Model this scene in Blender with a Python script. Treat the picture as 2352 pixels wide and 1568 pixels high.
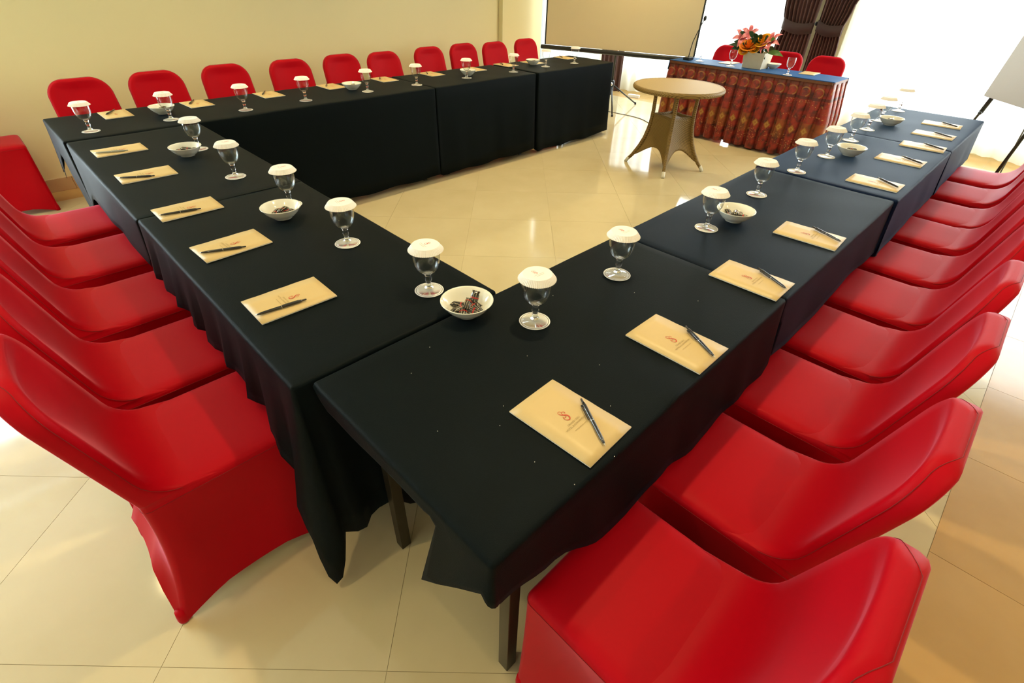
import bpy, bmesh, math, random
from mathutils import Vector, Matrix
random.seed(7)
PI = math.pi
for o in list(bpy.data.objects): bpy.data.objects.remove(o, do_unlink=True)
sc = bpy.context.scene
COL = sc.collection

# ------------------------------------------------------------------ camera
cam_d = bpy.data.cameras.new('camera'); cam = bpy.data.objects.new('camera', cam_d); COL.objects.link(cam)
cam.location = (-0.28778, -0.31326, 1.52660)
cam.rotation_mode = 'XYZ'; cam.rotation_euler = (0.925819, -0.023309, -0.777319)
cam_d.sensor_fit = 'HORIZONTAL'; cam_d.sensor_width = 36.0; cam_d.lens = 1135.862 / 2352 * 36.0
cam_d.clip_start = 0.02; cam_d.clip_end = 200
sc.camera = cam

# ------------------------------------------------------------------ world, lights, exposure
w = bpy.data.worlds.new('world'); sc.world = w; w.use_nodes = True
w.node_tree.nodes['Background'].inputs[0].default_value = (0.86, 0.93, 1.0, 1)
w.node_tree.nodes['Background'].inputs[1].default_value = 0.9
sc.view_settings.view_transform = 'Standard'; sc.view_settings.look = 'None'
sc.view_settings.exposure = 0.0; sc.view_settings.gamma = 1.0
sc.view_settings.use_curve_mapping = False
RX0, RX1, RY0, RY1, RH = -4.2, 7.35, -3.2, 5.06, 2.85
def area(name, loc, rot, sx, sy, power, col):
    d = bpy.data.lights.new(name, 'AREA'); d.shape = 'RECTANGLE'; d.size = sx; d.size_y = sy
    d.energy = power; d.color = col
    o = bpy.data.objects.new(name, d); COL.objects.link(o); o.location = loc; o.rotation_euler = rot
    return o
DAY = (0.88, 0.95, 1.0)
# daylight standing outside the windows of the far wall, the left wall and the wall behind the camera
area('daylight_far', (8.0, 0.8, 1.6), (0, math.radians(82), 0), 2.8, 7.6, 800, DAY)
area('daylight_left_end', (6.25, 5.8, 1.5), (math.radians(-85), 0, 0), 1.4, 2.4, 60, DAY)
area('daylight_left', (-2.1, 5.75, 1.3), (math.radians(-98), 0, 0), 2.6, 2.6, 420, (0.78, 0.93, 1.0))
area('daylight_back', (-4.9, -0.6, 1.6), (0, math.radians(-85), 0), 2.4, 3.4, 38, DAY)
LAMP_POWER = 105
LAMP_COL = (1.0, 0.79, 0.40)

# ------------------------------------------------------------------ helpers
def link(o): COL.objects.link(o); return o
def tag(o, label=None, cat=None, group=None, kind=None):
    if label: o['label'] = label
    if cat: o['category'] = cat
    if group: o['group'] = group
    if kind: o['kind'] = kind
    return o
def empty(name, loc=(0, 0, 0), rz=0, label=None, cat=None, group=None, kind=None):
    o = bpy.data.objects.new(name, None); link(o); o.location = loc; o.rotation_euler = (0, 0, rz)
    o.empty_display_size = 0.05
    return tag(o, label, cat, group, kind)
def mobj(name, me, mat=None, parent=None, smooth=False):
    o = bpy.data.objects.new(name, me); link(o)
    if mat:
        for m in (mat if isinstance(mat, (list, tuple)) else [mat]): me.materials.append(m)
    if smooth:
        me.polygons.foreach_set('use_smooth', [True] * len(me.polygons))
    if parent: o.parent = parent
    return o
def mesh(name, V, F):
    me = bpy.data.meshes.new(name); me.from_pydata([tuple(v) for v in V], [], F); me.update(); return me
def bmobj(name, bm, mat=None, parent=None, smooth=False, recalc=True):
    if recalc: bmesh.ops.recalc_face_normals(bm, faces=bm.faces)
    me = bpy.data.meshes.new(name); bm.to_mesh(me); bm.free()
    return mobj(name, me, mat, parent, smooth)
def box(bm, x0, x1, y0, y1, z0, z1, bev=0, M=None):
    vs = [bm.verts.new((x, y, z)) for z in (z0, z1) for x, y in ((x0, y0), (x1, y0), (x1, y1), (x0, y1))]
    fs = [(3, 2, 1, 0), (4, 5, 6, 7), (0, 1, 5, 4), (1, 2, 6, 5), (2, 3, 7, 6), (3, 0, 4, 7)]
    faces = [bm.faces.new([vs[i] for i in f]) for f in fs]
    if bev:
        ed = list({e for f in faces for e in f.edges})
        r = bmesh.ops.bevel(bm, geom=ed, offset=bev, segments=2, affect='EDGES', profile=0.6)
        if M: bmesh.ops.transform(bm, matrix=M, verts=list({v for f in r['faces'] for v in f.verts} | {v for v in vs if v.is_valid}))
    elif M:
        bmesh.ops.transform(bm, matrix=M, verts=vs)
def lathe(bm, prof, n=32, M=None, close=False):
    rings = []
    for r, z in prof:
        if r < 1e-6: rings.append([bm.verts.new((0, 0, z))])
        else: rings.append([bm.verts.new((r * math.cos(2 * PI * i / n), r * math.sin(2 * PI * i / n), z)) for i in range(n)])
    for a, b in zip(rings, rings[1:]):
        for i in range(n):
            j = (i + 1) % n
            if len(a) == 1 and len(b) == 1: continue
            if len(a) == 1: bm.faces.new((a[0], b[j], b[i]))
            elif len(b) == 1: bm.faces.new((a[i], a[j], b[0]))
            else: bm.faces.new((a[i], a[j], b[j], b[i]))
    if M: bmesh.ops.transform(bm, matrix=M, verts=[v for r in rings for v in r])
def tube(bm, pts, rad, n=8, cap=True):
    pts = [Vector(p) for p in pts]; rings = []
    if not isinstance(rad, (list, tuple)): rad = [rad] * len(pts)
    up = Vector((0, 0, 1))
    for i, p in enumerate(pts):
        t = (pts[min(i + 1, len(pts) - 1)] - pts[max(i - 1, 0)]).normalized()
        if i == 0:
            a = t.cross(up) if abs(t.z) < .9 else t.cross(Vector((0, 1, 0)))
        else: a = a - t * a.dot(t)
        a.normalize(); b = t.cross(a).normalized()
        rings.append([bm.verts.new(p + (a * math.cos(2 * PI * k / n) + b * math.sin(2 * PI * k / n)) * rad[i]) for k in range(n)])
    for A, B in zip(rings, rings[1:]):
        for k in range(n): bm.faces.new((A[k], A[(k + 1) % n], B[(k + 1) % n], B[k]))
    if cap: bm.faces.new(rings[0][::-1]); bm.faces.new(rings[-1])
def copy_tree(root, loc=None, rz=None, label=None, group=None):
    r = root.copy(); COL.objects.link(r)
    if loc is not None: r.location = loc
    if rz is not None: r.rotation_euler = (r.rotation_euler[0], r.rotation_euler[1], rz)
    if label: r['label'] = label
    if group: r['group'] = group
    for ch in list(root.children):
        c = ch.copy(); COL.objects.link(c); c.parent = r; c.matrix_parent_inverse = ch.matrix_parent_inverse.copy()
        for g in ch.children:
            d = g.copy(); COL.objects.link(d); d.parent = c
    return r
def interp(tab, s):
    if s <= tab[0][0]: return tab[0][1:]
    for a, b in zip(tab, tab[1:]):
        if s <= b[0]:
            t = (s - a[0]) / (b[0] - a[0]); t = t * t * (3 - 2 * t)
            return tuple(x + (y - x) * t for x, y in zip(a[1:], b[1:]))
    return tab[-1][1:]
def P(name): m = bpy.data.materials.new(name); m.use_nodes = True; return m, m.node_tree.nodes, m.node_tree.links, m.node_tree.nodes['Principled BSDF']
def mat(name, col, rough=0.5, metal=0.0, spec=0.5, noise=0.0, nscale=20, bump=0.0, bscale=200, sheen=0.0, sheen_tint=(1, 1, 1), sheen_rough=0.5, coat=0.0, trans=0.0):
    m, N, L, b = P(name)
    b.inputs['Base Color'].default_value = (*col, 1); b.inputs['Roughness'].default_value = rough
    b.inputs['Metallic'].default_value = metal; b.inputs['Specular IOR Level'].default_value = spec
    b.inputs['Sheen Weight'].default_value = sheen; b.inputs['Sheen Tint'].default_value = (*sheen_tint, 1)
    b.inputs['Sheen Roughness'].default_value = sheen_rough; b.inputs['Coat Weight'].default_value = coat
    b.inputs['Transmission Weight'].default_value = trans
    tc = N.new('ShaderNodeTexCoord')
    if noise:
        n = N.new('ShaderNodeTexNoise'); n.inputs['Scale'].default_value = nscale; n.inputs['Detail'].default_value = 4
        r = N.new('ShaderNodeMapRange'); r.inputs['To Min'].default_value = 1 - noise; r.inputs['To Max'].default_value = 1 + noise
        mx = N.new('ShaderNodeVectorMath'); mx.operation = 'SCALE'; mx.inputs[0].default_value = col
        L.new(tc.outputs['Object'], n.inputs['Vector']); L.new(n.outputs['Fac'], r.inputs['Value'])
        L.new(r.outputs['Result'], mx.inputs['Scale']); L.new(mx.outputs['Vector'], b.inputs['Base Color'])
    if bump:
        n = N.new('ShaderNodeTexNoise'); n.inputs['Scale'].default_value = bscale; n.inputs['Detail'].default_value = 3
        bp = N.new('ShaderNodeBump'); bp.inputs['Strength'].default_value = bump; bp.inputs['Distance'].default_value = 0.002
        L.new(tc.outputs['Object'], n.inputs['Vector']); L.new(n.outputs['Fac'], bp.inputs['Height']); L.new(bp.outputs['Normal'], b.inputs['Normal'])
    return m
M_wall = mat('cream_paint', (0.82, 0.745, 0.44), 0.6, noise=0.02, nscale=3, bump=0.08, bscale=60)
M_ceil = mat('ceiling_paint', (0.82, 0.78, 0.66), 0.7)
M_grout = mat('tile_grout', (0.36, 0.29, 0.16), 0.7)
def tile_mat(name, c1, c2, rough):
    m, N, L, b = P(name)
    tc = N.new('ShaderNodeTexCoord'); oi = N.new('ShaderNodeObjectInfo')
    n = N.new('ShaderNodeTexNoise'); n.inputs['Scale'].default_value = 2.2; n.inputs['Detail'].default_value = 6; n.inputs['Roughness'].default_value = 0.6
    add = N.new('ShaderNodeVectorMath'); add.operation = 'ADD'
    sc_ = N.new('ShaderNodeMath'); sc_.operation = 'MULTIPLY'; sc_.inputs[1].default_value = 37
    L.new(oi.outputs['Random'], sc_.inputs[0]); L.new(tc.outputs['Object'], add.inputs[0]); L.new(sc_.outputs[0], add.inputs[1])
    L.new(add.outputs[0], n.inputs['Vector'])
    cr = N.new('ShaderNodeValToRGB'); cr.color_ramp.elements[0].color = (*c1, 1); cr.color_ramp.elements[1].color = (*c2, 1)
    cr.color_ramp.elements[0].position = 0.3; cr.color_ramp.elements[1].position = 0.7
    L.new(n.outputs['Fac'], cr.inputs['Fac']); L.new(cr.outputs['Color'], b.inputs['Base Color'])
    b.inputs['Roughness'].default_value = rough; b.inputs['IOR'].default_value = 1.5
    return m
M_tile = tile_mat('polished_beige_tile', (0.57, 0.475, 0.285), (0.63, 0.535, 0.335), 0.08)
M_tileb = tile_mat('polished_brown_tile', (0.50, 0.30, 0.11), (0.57, 0.36, 0.15), 0.12)
M_skirting = mat('skirting_tile', (0.60, 0.42, 0.24), 0.2, noise=0.04)
RED = dict(rough=0.48, spec=0.09, sheen=0.55, sheen_tint=(1.0, 0.36, 0.55), sheen_rough=0.25, bump=0.05, bscale=900)
M_red = mat('red_spandex', (0.44, 0.001, 0.0085), **RED)
M_redseam = mat('red_seam_thread', (0.22, 0.001, 0.004), 0.7)
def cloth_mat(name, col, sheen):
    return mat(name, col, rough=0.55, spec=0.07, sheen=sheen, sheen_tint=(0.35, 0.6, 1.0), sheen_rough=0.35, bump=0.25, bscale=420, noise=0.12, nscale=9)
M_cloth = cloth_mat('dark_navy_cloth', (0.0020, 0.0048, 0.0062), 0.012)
M_cloth_lit = cloth_mat('dark_navy_cloth_window_lit', (0.0025, 0.0105, 0.038), 0.16)  # same dark navy cloth, window glare painted in as bluer colour and sheen
M_cloth_partlit = cloth_mat('dark_navy_cloth_part_lit', (0.0021, 0.0062, 0.014), 0.06)  # same dark navy cloth, weaker window light put into its colour and sheen
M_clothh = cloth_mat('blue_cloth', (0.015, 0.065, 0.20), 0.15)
M_leg = mat('dark_painted_steel', (0.035, 0.028, 0.018), 0.35, metal=0.6)
M_ply = mat('dark_plywood', (0.05, 0.035, 0.02), 0.6)
M_paper = mat('white_paper', (0.86, 0.82, 0.80), 0.7)
M_pad = mat('cream_pad_paper', (0.61, 0.44, 0.20), 0.45, noise=0.05, nscale=14)
M_padb = mat('white_pad_pages', (0.85, 0.80, 0.68), 0.6)
M_logo = mat('red_print', (0.55, 0.04, 0.01), 0.5)
M_ink = mat('brown_print', (0.30, 0.20, 0.06), 0.6)
M_inkl = mat('grey_print', (0.45, 0.38, 0.35), 0.6)
M_pen = mat('black_pen_plastic', (0.006, 0.006, 0.009), 0.22, coat=0.5)
M_pengr = mat('grey_pen_plastic', (0.30, 0.32, 0.28), 0.3)
M_metal = mat('bright_steel', (0.75, 0.75, 0.72), 0.2, metal=1)
M_china = mat('white_china', (0.80, 0.78, 0.70), 0.12, coat=0.4)
M_black = mat('black_metal', (0.008, 0.010, 0.010), 0.4)
M_dust = mat('crumb', (0.8, 0.75, 0.65), 0.8)
def glass_thin(name):
    m, N, L, b = P(name); N.remove(b); out = N['Material Output']
    t = N.new('ShaderNodeBsdfTransparent'); t.inputs[0].default_value = (0.965, 0.975, 0.97, 1)
    g = N.new('ShaderNodeBsdfGlossy'); g.inputs['Roughness'].default_value = 0.02
    f0 = N.new('ShaderNodeLayerWeight'); f = N.new('ShaderNodeMath'); f.operation = 'POWER'; f.inputs[1].default_value = 4.0; L.new(f0.outputs['Facing'], f.inputs[0])
    p = N.new('ShaderNodeMath'); p.operation = 'MULTIPLY_ADD'; p.inputs[1].default_value = 0.90; p.inputs[2].default_value = 0.035
    mx = N.new('ShaderNodeMixShader')
    L.new(f.outputs[0], p.inputs[0]); L.new(p.outputs[0], mx.inputs[0]); L.new(t.outputs[0], mx.inputs[1]); L.new(g.outputs[0], mx.inputs[2])
    L.new(mx.outputs[0], out.inputs[0]); return m
M_glass = glass_thin('clear_thin_glass')
m, N, L, b = P('clear_solid_glass'); b.inputs['Transmission Weight'].default_value = 1; b.inputs['Roughness'].default_value = 0.0; b.inputs['IOR'].default_value = 1.48
M_glass_s = m
def sheer_mat(name, col, tr):
    m, N, L, b = P(name); N.remove(b); out = N['Material Output']
    d = N.new('ShaderNodeBsdfDiffuse'); d.inputs[0].default_value = (*col, 1)
    t = N.new('ShaderNodeBsdfTranslucent'); t.inputs[0].default_value = (*col, 1)
    x = N.new('ShaderNodeBsdfTransparent')
    a = N.new('ShaderNodeMixShader'); a.inputs[0].default_value = 0.72; c = N.new('ShaderNodeMixShader'); c.inputs[0].default_value = tr
    L.new(d.outputs[0], a.inputs[1]); L.new(t.outputs[0], a.inputs[2]); L.new(a.outputs[0], c.inputs[1]); L.new(x.outputs[0], c.inputs[2])
    L.new(c.outputs[0], out.inputs[0]); return m
M_sheer = sheer_mat('white_sheer_fabric', (0.93, 0.95, 0.92), 0.30)
M_sheer2 = sheer_mat('thin_sheer_fabric', (0.93, 0.95, 0.92), 0.72)

# ------------------------------------------------------------------ floor: tiles laid on the diagonal, brown tile borders
floor = empty('floor', kind='structure')
bm = bmesh.new(); box(bm, RX0 - .1, RX1 + .1, RY0 - .1, RY1 + .1, -0.06, -0.0016); bmobj('grout_bed', bm, M_grout, floor)
def clip(poly, ax, val, keep_less):
    out = []
    for i, p in enumerate(poly):
        q = poly[(i + 1) % len(poly)]
        pin = (p[ax] <= val) == keep_less or p[ax] == val; qin = (q[ax] <= val) == keep_less or q[ax] == val
        if pin: out.append(p)
        if pin != qin:
            t = (val - p[ax]) / (q[ax] - p[ax]); out.append((p[0] + (q[0] - p[0]) * t, p[1] + (q[1] - p[1]) * t))
    return out
def tile(poly, m):
    if len(poly) < 3: return
    a = sum(poly[i][0] * poly[(i + 1) % len(poly)][1] - poly[(i + 1) % len(poly)][0] * poly[i][1] for i in range(len(poly))) / 2
    if abs(a) < 0.002: return
    if a < 0: poly = poly[::-1]
    n = len(poly); V = [(x, y, 0) for x, y in poly] + [(x, y, -0.009) for x, y in poly]
    F = [tuple(range(n))] + [(i, i + n, (i + 1) % n + n, (i + 1) % n) for i in range(n)]
    mobj('tile', mesh('tile', V, F), m, floor)
FX0, FX1, FY0, FY1 = RX0, 6.78, -0.675, 4.80
D = 0.860; g = 0.0010
for i in range(-12, 20):
    for j in range(-16, 20):
        u0, u1 = 0.15 + D * i + g, 0.15 + D * (i + 1) - g; v0, v1 = 0.41 + D * j + g, 0.41 + D * (j + 1) - g
        pl = [((u - v) / 2, (u + v) / 2) for u, v in ((u0, v0), (u1, v0), (u1, v1), (u0, v1))]
        for ax, val, kl in ((0, FX0, False), (0, FX1, True), (1, FY0, False), (1, FY1, True)): pl = clip(pl, ax, val, kl) if pl else pl
        tile(pl, M_tile)
x = RX0
while x < RX1:
    x1 = min(x + 0.6, RX1)
    tile([(x + g, FY1 + g), (x1 - g, FY1 + g), (x1 - g, RY1), (x + g, RY1)], M_tileb)
    x = x1
x = 1.37 - 0.6 * 10
while x < RX1:
    a0, a1 = max(x, RX0) + g, min(x + 0.6, RX1) - g
    if a1 > a0:
        y = FY0
        while y > RY0 + .02:
            tile([(a0, max(y - 0.6, RY0)), (a1, max(y - 0.6, RY0)), (a1, y - g * 2), (a0, y - g * 2)], M_tileb); y -= 0.6
    x += 0.6
y = FY0
while y < FY1 - .01:
    y1 = min(y + 0.6, FY1); tile([(FX1 + g, y + g), (RX1, y + g), (RX1, y1 - g), (FX1 + g, y1 - g)], M_tileb); y = y1

# ------------------------------------------------------------------ walls with window openings
def wall_pieces(name, axis, pos, thick, a0, a1, holes):
    """wall in the plane axis=pos from a0 to a1; holes = [(b0,b1,z0,z1)]"""
    bm = bmesh.new()
    def put(b0, b1, z0, z1):
        if b1 - b0 < 1e-4 or z1 - z0 < 1e-4: return
        if axis == 'x': box(bm, min(pos, pos + thick), max(pos, pos + thick), b0, b1, z0, z1)
        else: box(bm, b0, b1, min(pos, pos + thick), max(pos, pos + thick), z0, z1)
    c = a0
    for h in sorted(holes):
        put(c, h[0], 0, RH); put(h[0], h[1], 0, h[2]); put(h[0], h[1], h[3], RH); c = h[1]
    put(c, a1, 0, RH)
    o = bmobj(name, bm, M_wall); o['kind'] = 'structure'; return o
far_holes = [(-3.0, 1.62, 0.30, 2.6), (2.55, 4.98, 0.30, 2.6)]
left_holes = [(-3.4, -0.74, 0.12, 2.82), (5.58, 6.92, 0.12, 2.6)]
back_holes = [(-2.2, 1.0, 0.5, 2.5)]
wall_pieces('wall_front', 'x', RX1, 0.2, RY0, RY1 + .2, far_holes)
wall_pieces('wall_left', 'y', RY1, 0.2, RX0, RX1, left_holes)
wall_pieces('wall_back', 'x', RX0, -0.2, RY0, RY1, back_holes)
wall_pieces('wall_right', 'y', RY0, -0.2, RX0, RX1, [])
bm = bmesh.new(); box(bm, RX0 - .2, RX1 + .2, RY0 - .2, RY1 + .2, RH, RH + .1); o = bmobj('ceiling', bm, M_ceil); o['kind'] = 'structure'
bm = bmesh.new(); box(bm, 4.782, 5.50, RY1 - .07, RY1 - .0005, 0, RH - .001, 0.004); o = bmobj('trim_1', bm, M_wall); o['kind'] = 'structure'
bm = bmesh.new(); box(bm, RX1 - .16, RX1 - .0005, 1.75, 2.42, 0, RH - .001, 0.004); o = bmobj('trim_2', bm, M_wall); o['kind'] = 'structure'
# skirting boards
bs = empty('baseboard_left', kind='structure')
x = RX0
while x < 4.78:
    x1 = min(x + 0.6, 4.78); bm = bmesh.new(); box(bm, x + .001, x1 - .001, RY1 - .014, RY1 - .0006, 0.0005, 0.10, 0.002); bmobj('skirting_tile', bm, M_skirting, bs); x = x1
bs = empty('baseboard_right', kind='structure')
x = RX0
while x < RX1 - .01:
    x1 = min(x + 0.6, RX1); bm = bmesh.new(); box(bm, x + .001, x1 - .001, RY0 + .0006, RY0 + .014, 0.0005, 0.10, 0.002); bmobj('skirting_tile', bm, M_skirting, bs); x = x1
M_frame = mat('white_window_frame', (0.8, 0.8, 0.78), 0.4)
def window(n, axis, pos, b0, b1, z0, z1):
    t = empty('window_%d' % n, kind='structure')
    def bx(bm, p0, p1, c0, c1, e0, e1):
        if axis == 'x': box(bm, p0, p1, c0, c1, e0, e1, 0.003)
        else: box(bm, c0, c1, p0, p1, e0, e1, 0.003)
    p0, p1 = pos + 0.06, pos + 0.12
    bm = bmesh.new()
    bx(bm, p0, p1, b0, b0 + .05, z0, z1); bx(bm, p0, p1, b1 - .05, b1, z0, z1); bx(bm, p0, p1, b0 + .05, b1 - .05, z0, z0 + .05); bx(bm, p0, p1, b0 + .05, b1 - .05, z1 - .05, z1)
    bmobj('window_frame', bm, M_frame, t)
    k = max(1, round((b1 - b0) / 1.1)); wd = (b1 - b0 - .1) / k
    for i in range(k):
        c0 = b0 + .05 + wd * i
        if i:
            bm = bmesh.new(); bx(bm, p0 + .005, p1 - .005, c0 - .02, c0 + .02, z0 + .05, z1 - .05); bmobj('mullion', bm, M_frame, t)
        bm = bmesh.new(); bx(bm, pos + .085, pos + .093, c0 + .02, c0 + wd - .02, z0 + .05, z1 - .05); bmobj('pane', bm, M_glass, t)
window(1, 'x', RX1, *far_holes[0]); window(2, 'x', RX1, *far_holes[1])
window(3, 'y', RY1, *left_holes[1]); window(4, 'y', RY1, *left_holes[0]); window(5, 'x', RX0 - .18, *back_holes[0])

# ------------------------------------------------------------------ ceiling downlights (lit)
M_lamp, N, L, b = P('lit_lamp_lens'); b.inputs['Emission Color'].default_value = (*LAMP_COL, 1); b.inputs['Emission Strength'].default_value = 60
M_trimring = mat('downlight_trim', (0.8, 0.78, 0.7), 0.3)
dl = [(1.10, .68, 1.15, 'above the nearest corner of the tables'), (-.80, 3.27, .4, 'near the left wall window'), (1.25, 3.45, 1.2, 'above the left end of the wall row'), (3.30, .75, .8, 'above the middle of the right-hand row'), (3.30, 3.45, 1.2, 'above the middle of the wall row'),
      (5.35, 3.5, 1.3, 'in front of the projection screen'), (5.35, .95, .8, 'above the far end of the right-hand row'), (-.84, .95, .45, 'above the left-hand chairs'), (.2, -1.6, .45, 'just behind the camera'), (2.3, -1.6, .45, 'behind the right-hand chairs')]
lamp0 = None
for i, (lx, ly, lpw, lnm) in enumerate(dl):
    t = empty('ceiling_downlight', (lx, ly, RH - 0.001), 0, 'round recessed ceiling downlight glowing warm ' + lnm, 'light', 'ceiling downlights')
    bm = bmesh.new(); lathe(bm, [(0.045, 0.0), (0.045, -0.004), (0.062, -0.006), (0.066, 0.0)], 24); bmobj('trim_ring', bm, M_trimring, t)
    bm = bmesh.new(); lathe(bm, [(0, -0.003), (0.044, -0.003)], 24); bmobj('lens', bm, M_lamp, t)
    d = bpy.data.lights.new('downlight_bulb', 'SPOT'); d.energy = LAMP_POWER * lpw; d.color = LAMP_COL; d.shadow_soft_size = 0.04
    d.spot_size = math.radians(112); d.spot_blend = 0.8
    o = bpy.data.objects.new('downlight_bulb', d); link(o); o.parent = t; o.location = (0, 0, -0.012)

# ------------------------------------------------------------------ curtains
def curtain(name, p0, p1, z0, z1, mats, folds, amp, width=None, parent=None, nu=None, nz=14, seed=1, hem=0.0, bot=1.0):
    """pleated sheet from p0 to p1 in plan; width(z)->(a,b) gathers it"""
    rnd = random.Random(seed); p0, p1 = Vector(p0), Vector(p1); d = p1 - p0; Ln = d.length; d.normalize(); n = Vector((-d.y, d.x))
    nu = nu or int(folds * 8); ph = [rnd.uniform(-.5, .5) for _ in range(int(folds) + 3)]; am = [rnd.uniform(.55, 1.2) for _ in range(int(folds) + 3)]
    V, F = [], []
    for k in range(nz + 1):
        t = k / nz; z = z1 + (z0 - z1) * t
        a, bb = width(z) if width else (0, 1)
        for i in range(nu + 1):
            s = i / nu; f = s * folds; q = int(f)
            ww = am[q] + (am[q + 1] - am[q]) * (f - q)
            off = math.sin(2 * PI * f + ph[q] * 1.2 * (1 - (f - q)) + ph[q + 1] * 1.2 * (f - q)) * amp * ww * (0.6 + 0.4 * t)
            u = (a + (bb - a) * s) * Ln
            zz = z + (hem * (0.5 + 0.5 * math.sin(f * 1.3 + 1)) if k == nz else 0)
            pt = p0 + d * u + n * off; V.append((pt.x, pt.y, zz))
    for k in range(nz):
        for i in range(nu):
            a = k * (nu + 1) + i; F.append((a, a + 1, a + nu + 2, a + nu + 1))
    return mobj(name, mesh(name, V, F), mats, parent, True)
tag(curtain('sheer_curtain', (7.13, -3.1), (7.13, 1.74), 0.03, 2.7, M_sheer, 30, 0.035, seed=3, hem=.02), 'white sheer curtain glowing with daylight to the right of the brown drapes', 'curtain')
tag(curtain('sheer_curtain', (7.13, 2.44), (7.13, 4.98), 0.03, 2.7, M_sheer, 15, 0.035, seed=4, hem=.02), 'white sheer curtain behind the projection screen and draped head table', 'curtain')
tag(curtain('sheer_curtain', (5.53, 4.99), (7.04, 4.99), 0.03, 2.7, M_sheer, 9, 0.03, seed=5, hem=.02), 'narrow white sheer curtain beside the wall pilaster, left of the screen', 'curtain')
tag(curtain('sheer_curtain', (-3.5, 4.98), (-0.70, 4.98), 0.03, 2.83, M_sheer2, 12, 0.03, seed=6), 'white sheer curtain over the window in the cream wall outside the frame', 'curtain')
tag(curtain('sheer_curtain', (-4.1, -2.3), (-4.1, 1.1), 0.4, 2.6, M_sheer, 14, 0.03, seed=8), 'white sheer curtain over the window behind the camera', 'curtain')
M_drape = mat('brown_drape_fabric', (0.070, 0.026, 0.020), 0.65, sheen=0.15, sheen_tint=(1, .8, .8), noise=0.15, nscale=6, bump=.1, bscale=300)
M_tie = mat('brown_tieback_fabric', (0.030, 0.010, 0.009), 0.7)
def drape(name, y_in, wtab, label, seed):
    t = empty(name, (0, 0, 0), 0, label, 'curtain', 'brown drapes on the pier between the windows')
    wd = lambda z: interp(wtab, z)
    curtain('drape_fabric', (7.0, 0.0), (7.0, 1.0), 0.02, 2.72, M_drape, 9, 0.03, width=wd, parent=t, nu=90, nz=40, seed=seed)
    a, b2 = interp(wtab, 1.02); bm = bmesh.new(); V = []
    for k in range(25):
        f = k / 24; V.append((7.0 - 0.035 * math.sin(f * PI) ** .5 - .004, a + (b2 - a) * f, 1.06 - 0.03 * math.sin(f * PI) + 0.03 * f))
    pts = [bm.verts.new((x, y, z + dz)) for x, y, z in V for dz in (-.055, .055)]
    for k in range(24): bm.faces.new((pts[2 * k], pts[2 * k + 2], pts[2 * k + 3], pts[2 * k + 1]))
    o = bmobj('tieback', bm, M_tie, t, True); sm = o.modifiers.new('thick', 'SOLIDIFY'); sm.thickness = 0.006
    bm = bmesh.new(); lathe(bm, [(0, 0), (.012, 0), (.012, .03), (.022, .036), (.02, .045), (0, .05)], 16, Matrix.Translation((7.12, y_in, 1.10)) @ Matrix.Rotation(-PI / 2, 4, 'Y')); bmobj('holdback_knob', bm, M_black, t, True)
drape('tied_drape', 2.07, [(0, 2.06, 2.50), (0.6, 2.065, 2.47), (0.85, 2.065, 2.45), (1.06, 2.07, 2.42), (1.25, 2.065, 2.46), (1.6, 2.06, 2.54), (2.7, 2.06, 2.7)], 'dark brown drape tied back, left of the gold strip of wall', 21)
drape('tied_drape', 2.03, [(0, 1.66, 2.02), (0.6, 1.70, 2.03), (0.85, 1.73, 2.03), (1.06, 1.75, 2.03), (1.25, 1.71, 2.03), (1.6, 1.58, 2.03), (2.7, 1.1, 2.02)], 'dark brown drape tied back, right of the gold strip of wall', 22)
tag(curtain('corner_drape', (6.92, 4.98), (7.0, 4.62), 0.02, 2.72, M_drape, 5, 0.03, seed=31, nz=4), 'dark brown drape hanging in the corner under the screen', 'curtain')

# ------------------------------------------------------------------ tables (mostly under cloths)
TT = 0.735
def table(name, x0, x1, y0, y1, label, group=None, inx=.12, iny=.07, cat='table'):
    t = empty(name, ((x0 + x1) / 2, (y0 + y1) / 2, 0), 0, label, cat, group); hx, hy = (x1 - x0) / 2, (y1 - y0) / 2
    bm = bmesh.new(); box(bm, -hx + .012, hx - .012, -hy + .012, hy - .012, TT - .028, TT - .001, .003); bmobj('tabletop', bm, M_ply, t)
    for sx in (-1, 1):
        for sy in (-1, 1):
            bm = bmesh.new(); cx, cy = sx * (hx - inx), sy * (hy - iny); box(bm, cx - .017, cx + .017, cy - .017, cy + .017, 0.0, TT - .028, .002); bmobj('leg', bm, M_leg, t)
    bm = bmesh.new()
    for sy in (-1, 1): box(bm, -hx + inx, hx - inx, sy * (hy - iny) - .012, sy * (hy - iny) + .012, TT - .07, TT - .028)
    bmobj('apron_frame', bm, M_leg, t)
for k, (a, b_) in enumerate([(0.0, 1.215), (1.235, 2.44), (2.455, 3.60), (3.61, 4.75)]):
    table('folding_table', a, b_, 0.0, .63, ['dark-legged folding table at the near corner of the right-hand row', 'second folding table of the right-hand row, hidden by its cloth', 'third folding table of the right-hand row, hidden by its cloth', 'farthest folding table of the right-hand row, hidden by its cloth'][k], 'meeting tables')
for k, (a, b_) in enumerate([(.645, 1.92), (1.94, 3.25)]):
    t_ = table('folding_table', -.045, .61, a, b_, ['nearer folding table of the left-hand side, hidden by its cloth', 'farther folding table of the left-hand side, hidden by its cloth'][k], 'meeting tables', inx=.07, iny=.12)
for k, (a, b_) in enumerate([(-.05, 1.19), (1.2, 2.395), (2.41, 3.595), (3.645, 4.835)]):
    table('folding_table', a, b_, 3.285, 3.92, ['leftmost', 'second', 'third', 'rightmost'][k] + ' folding table along the cream wall, hidden by its cloth', 'meeting tables')

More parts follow.
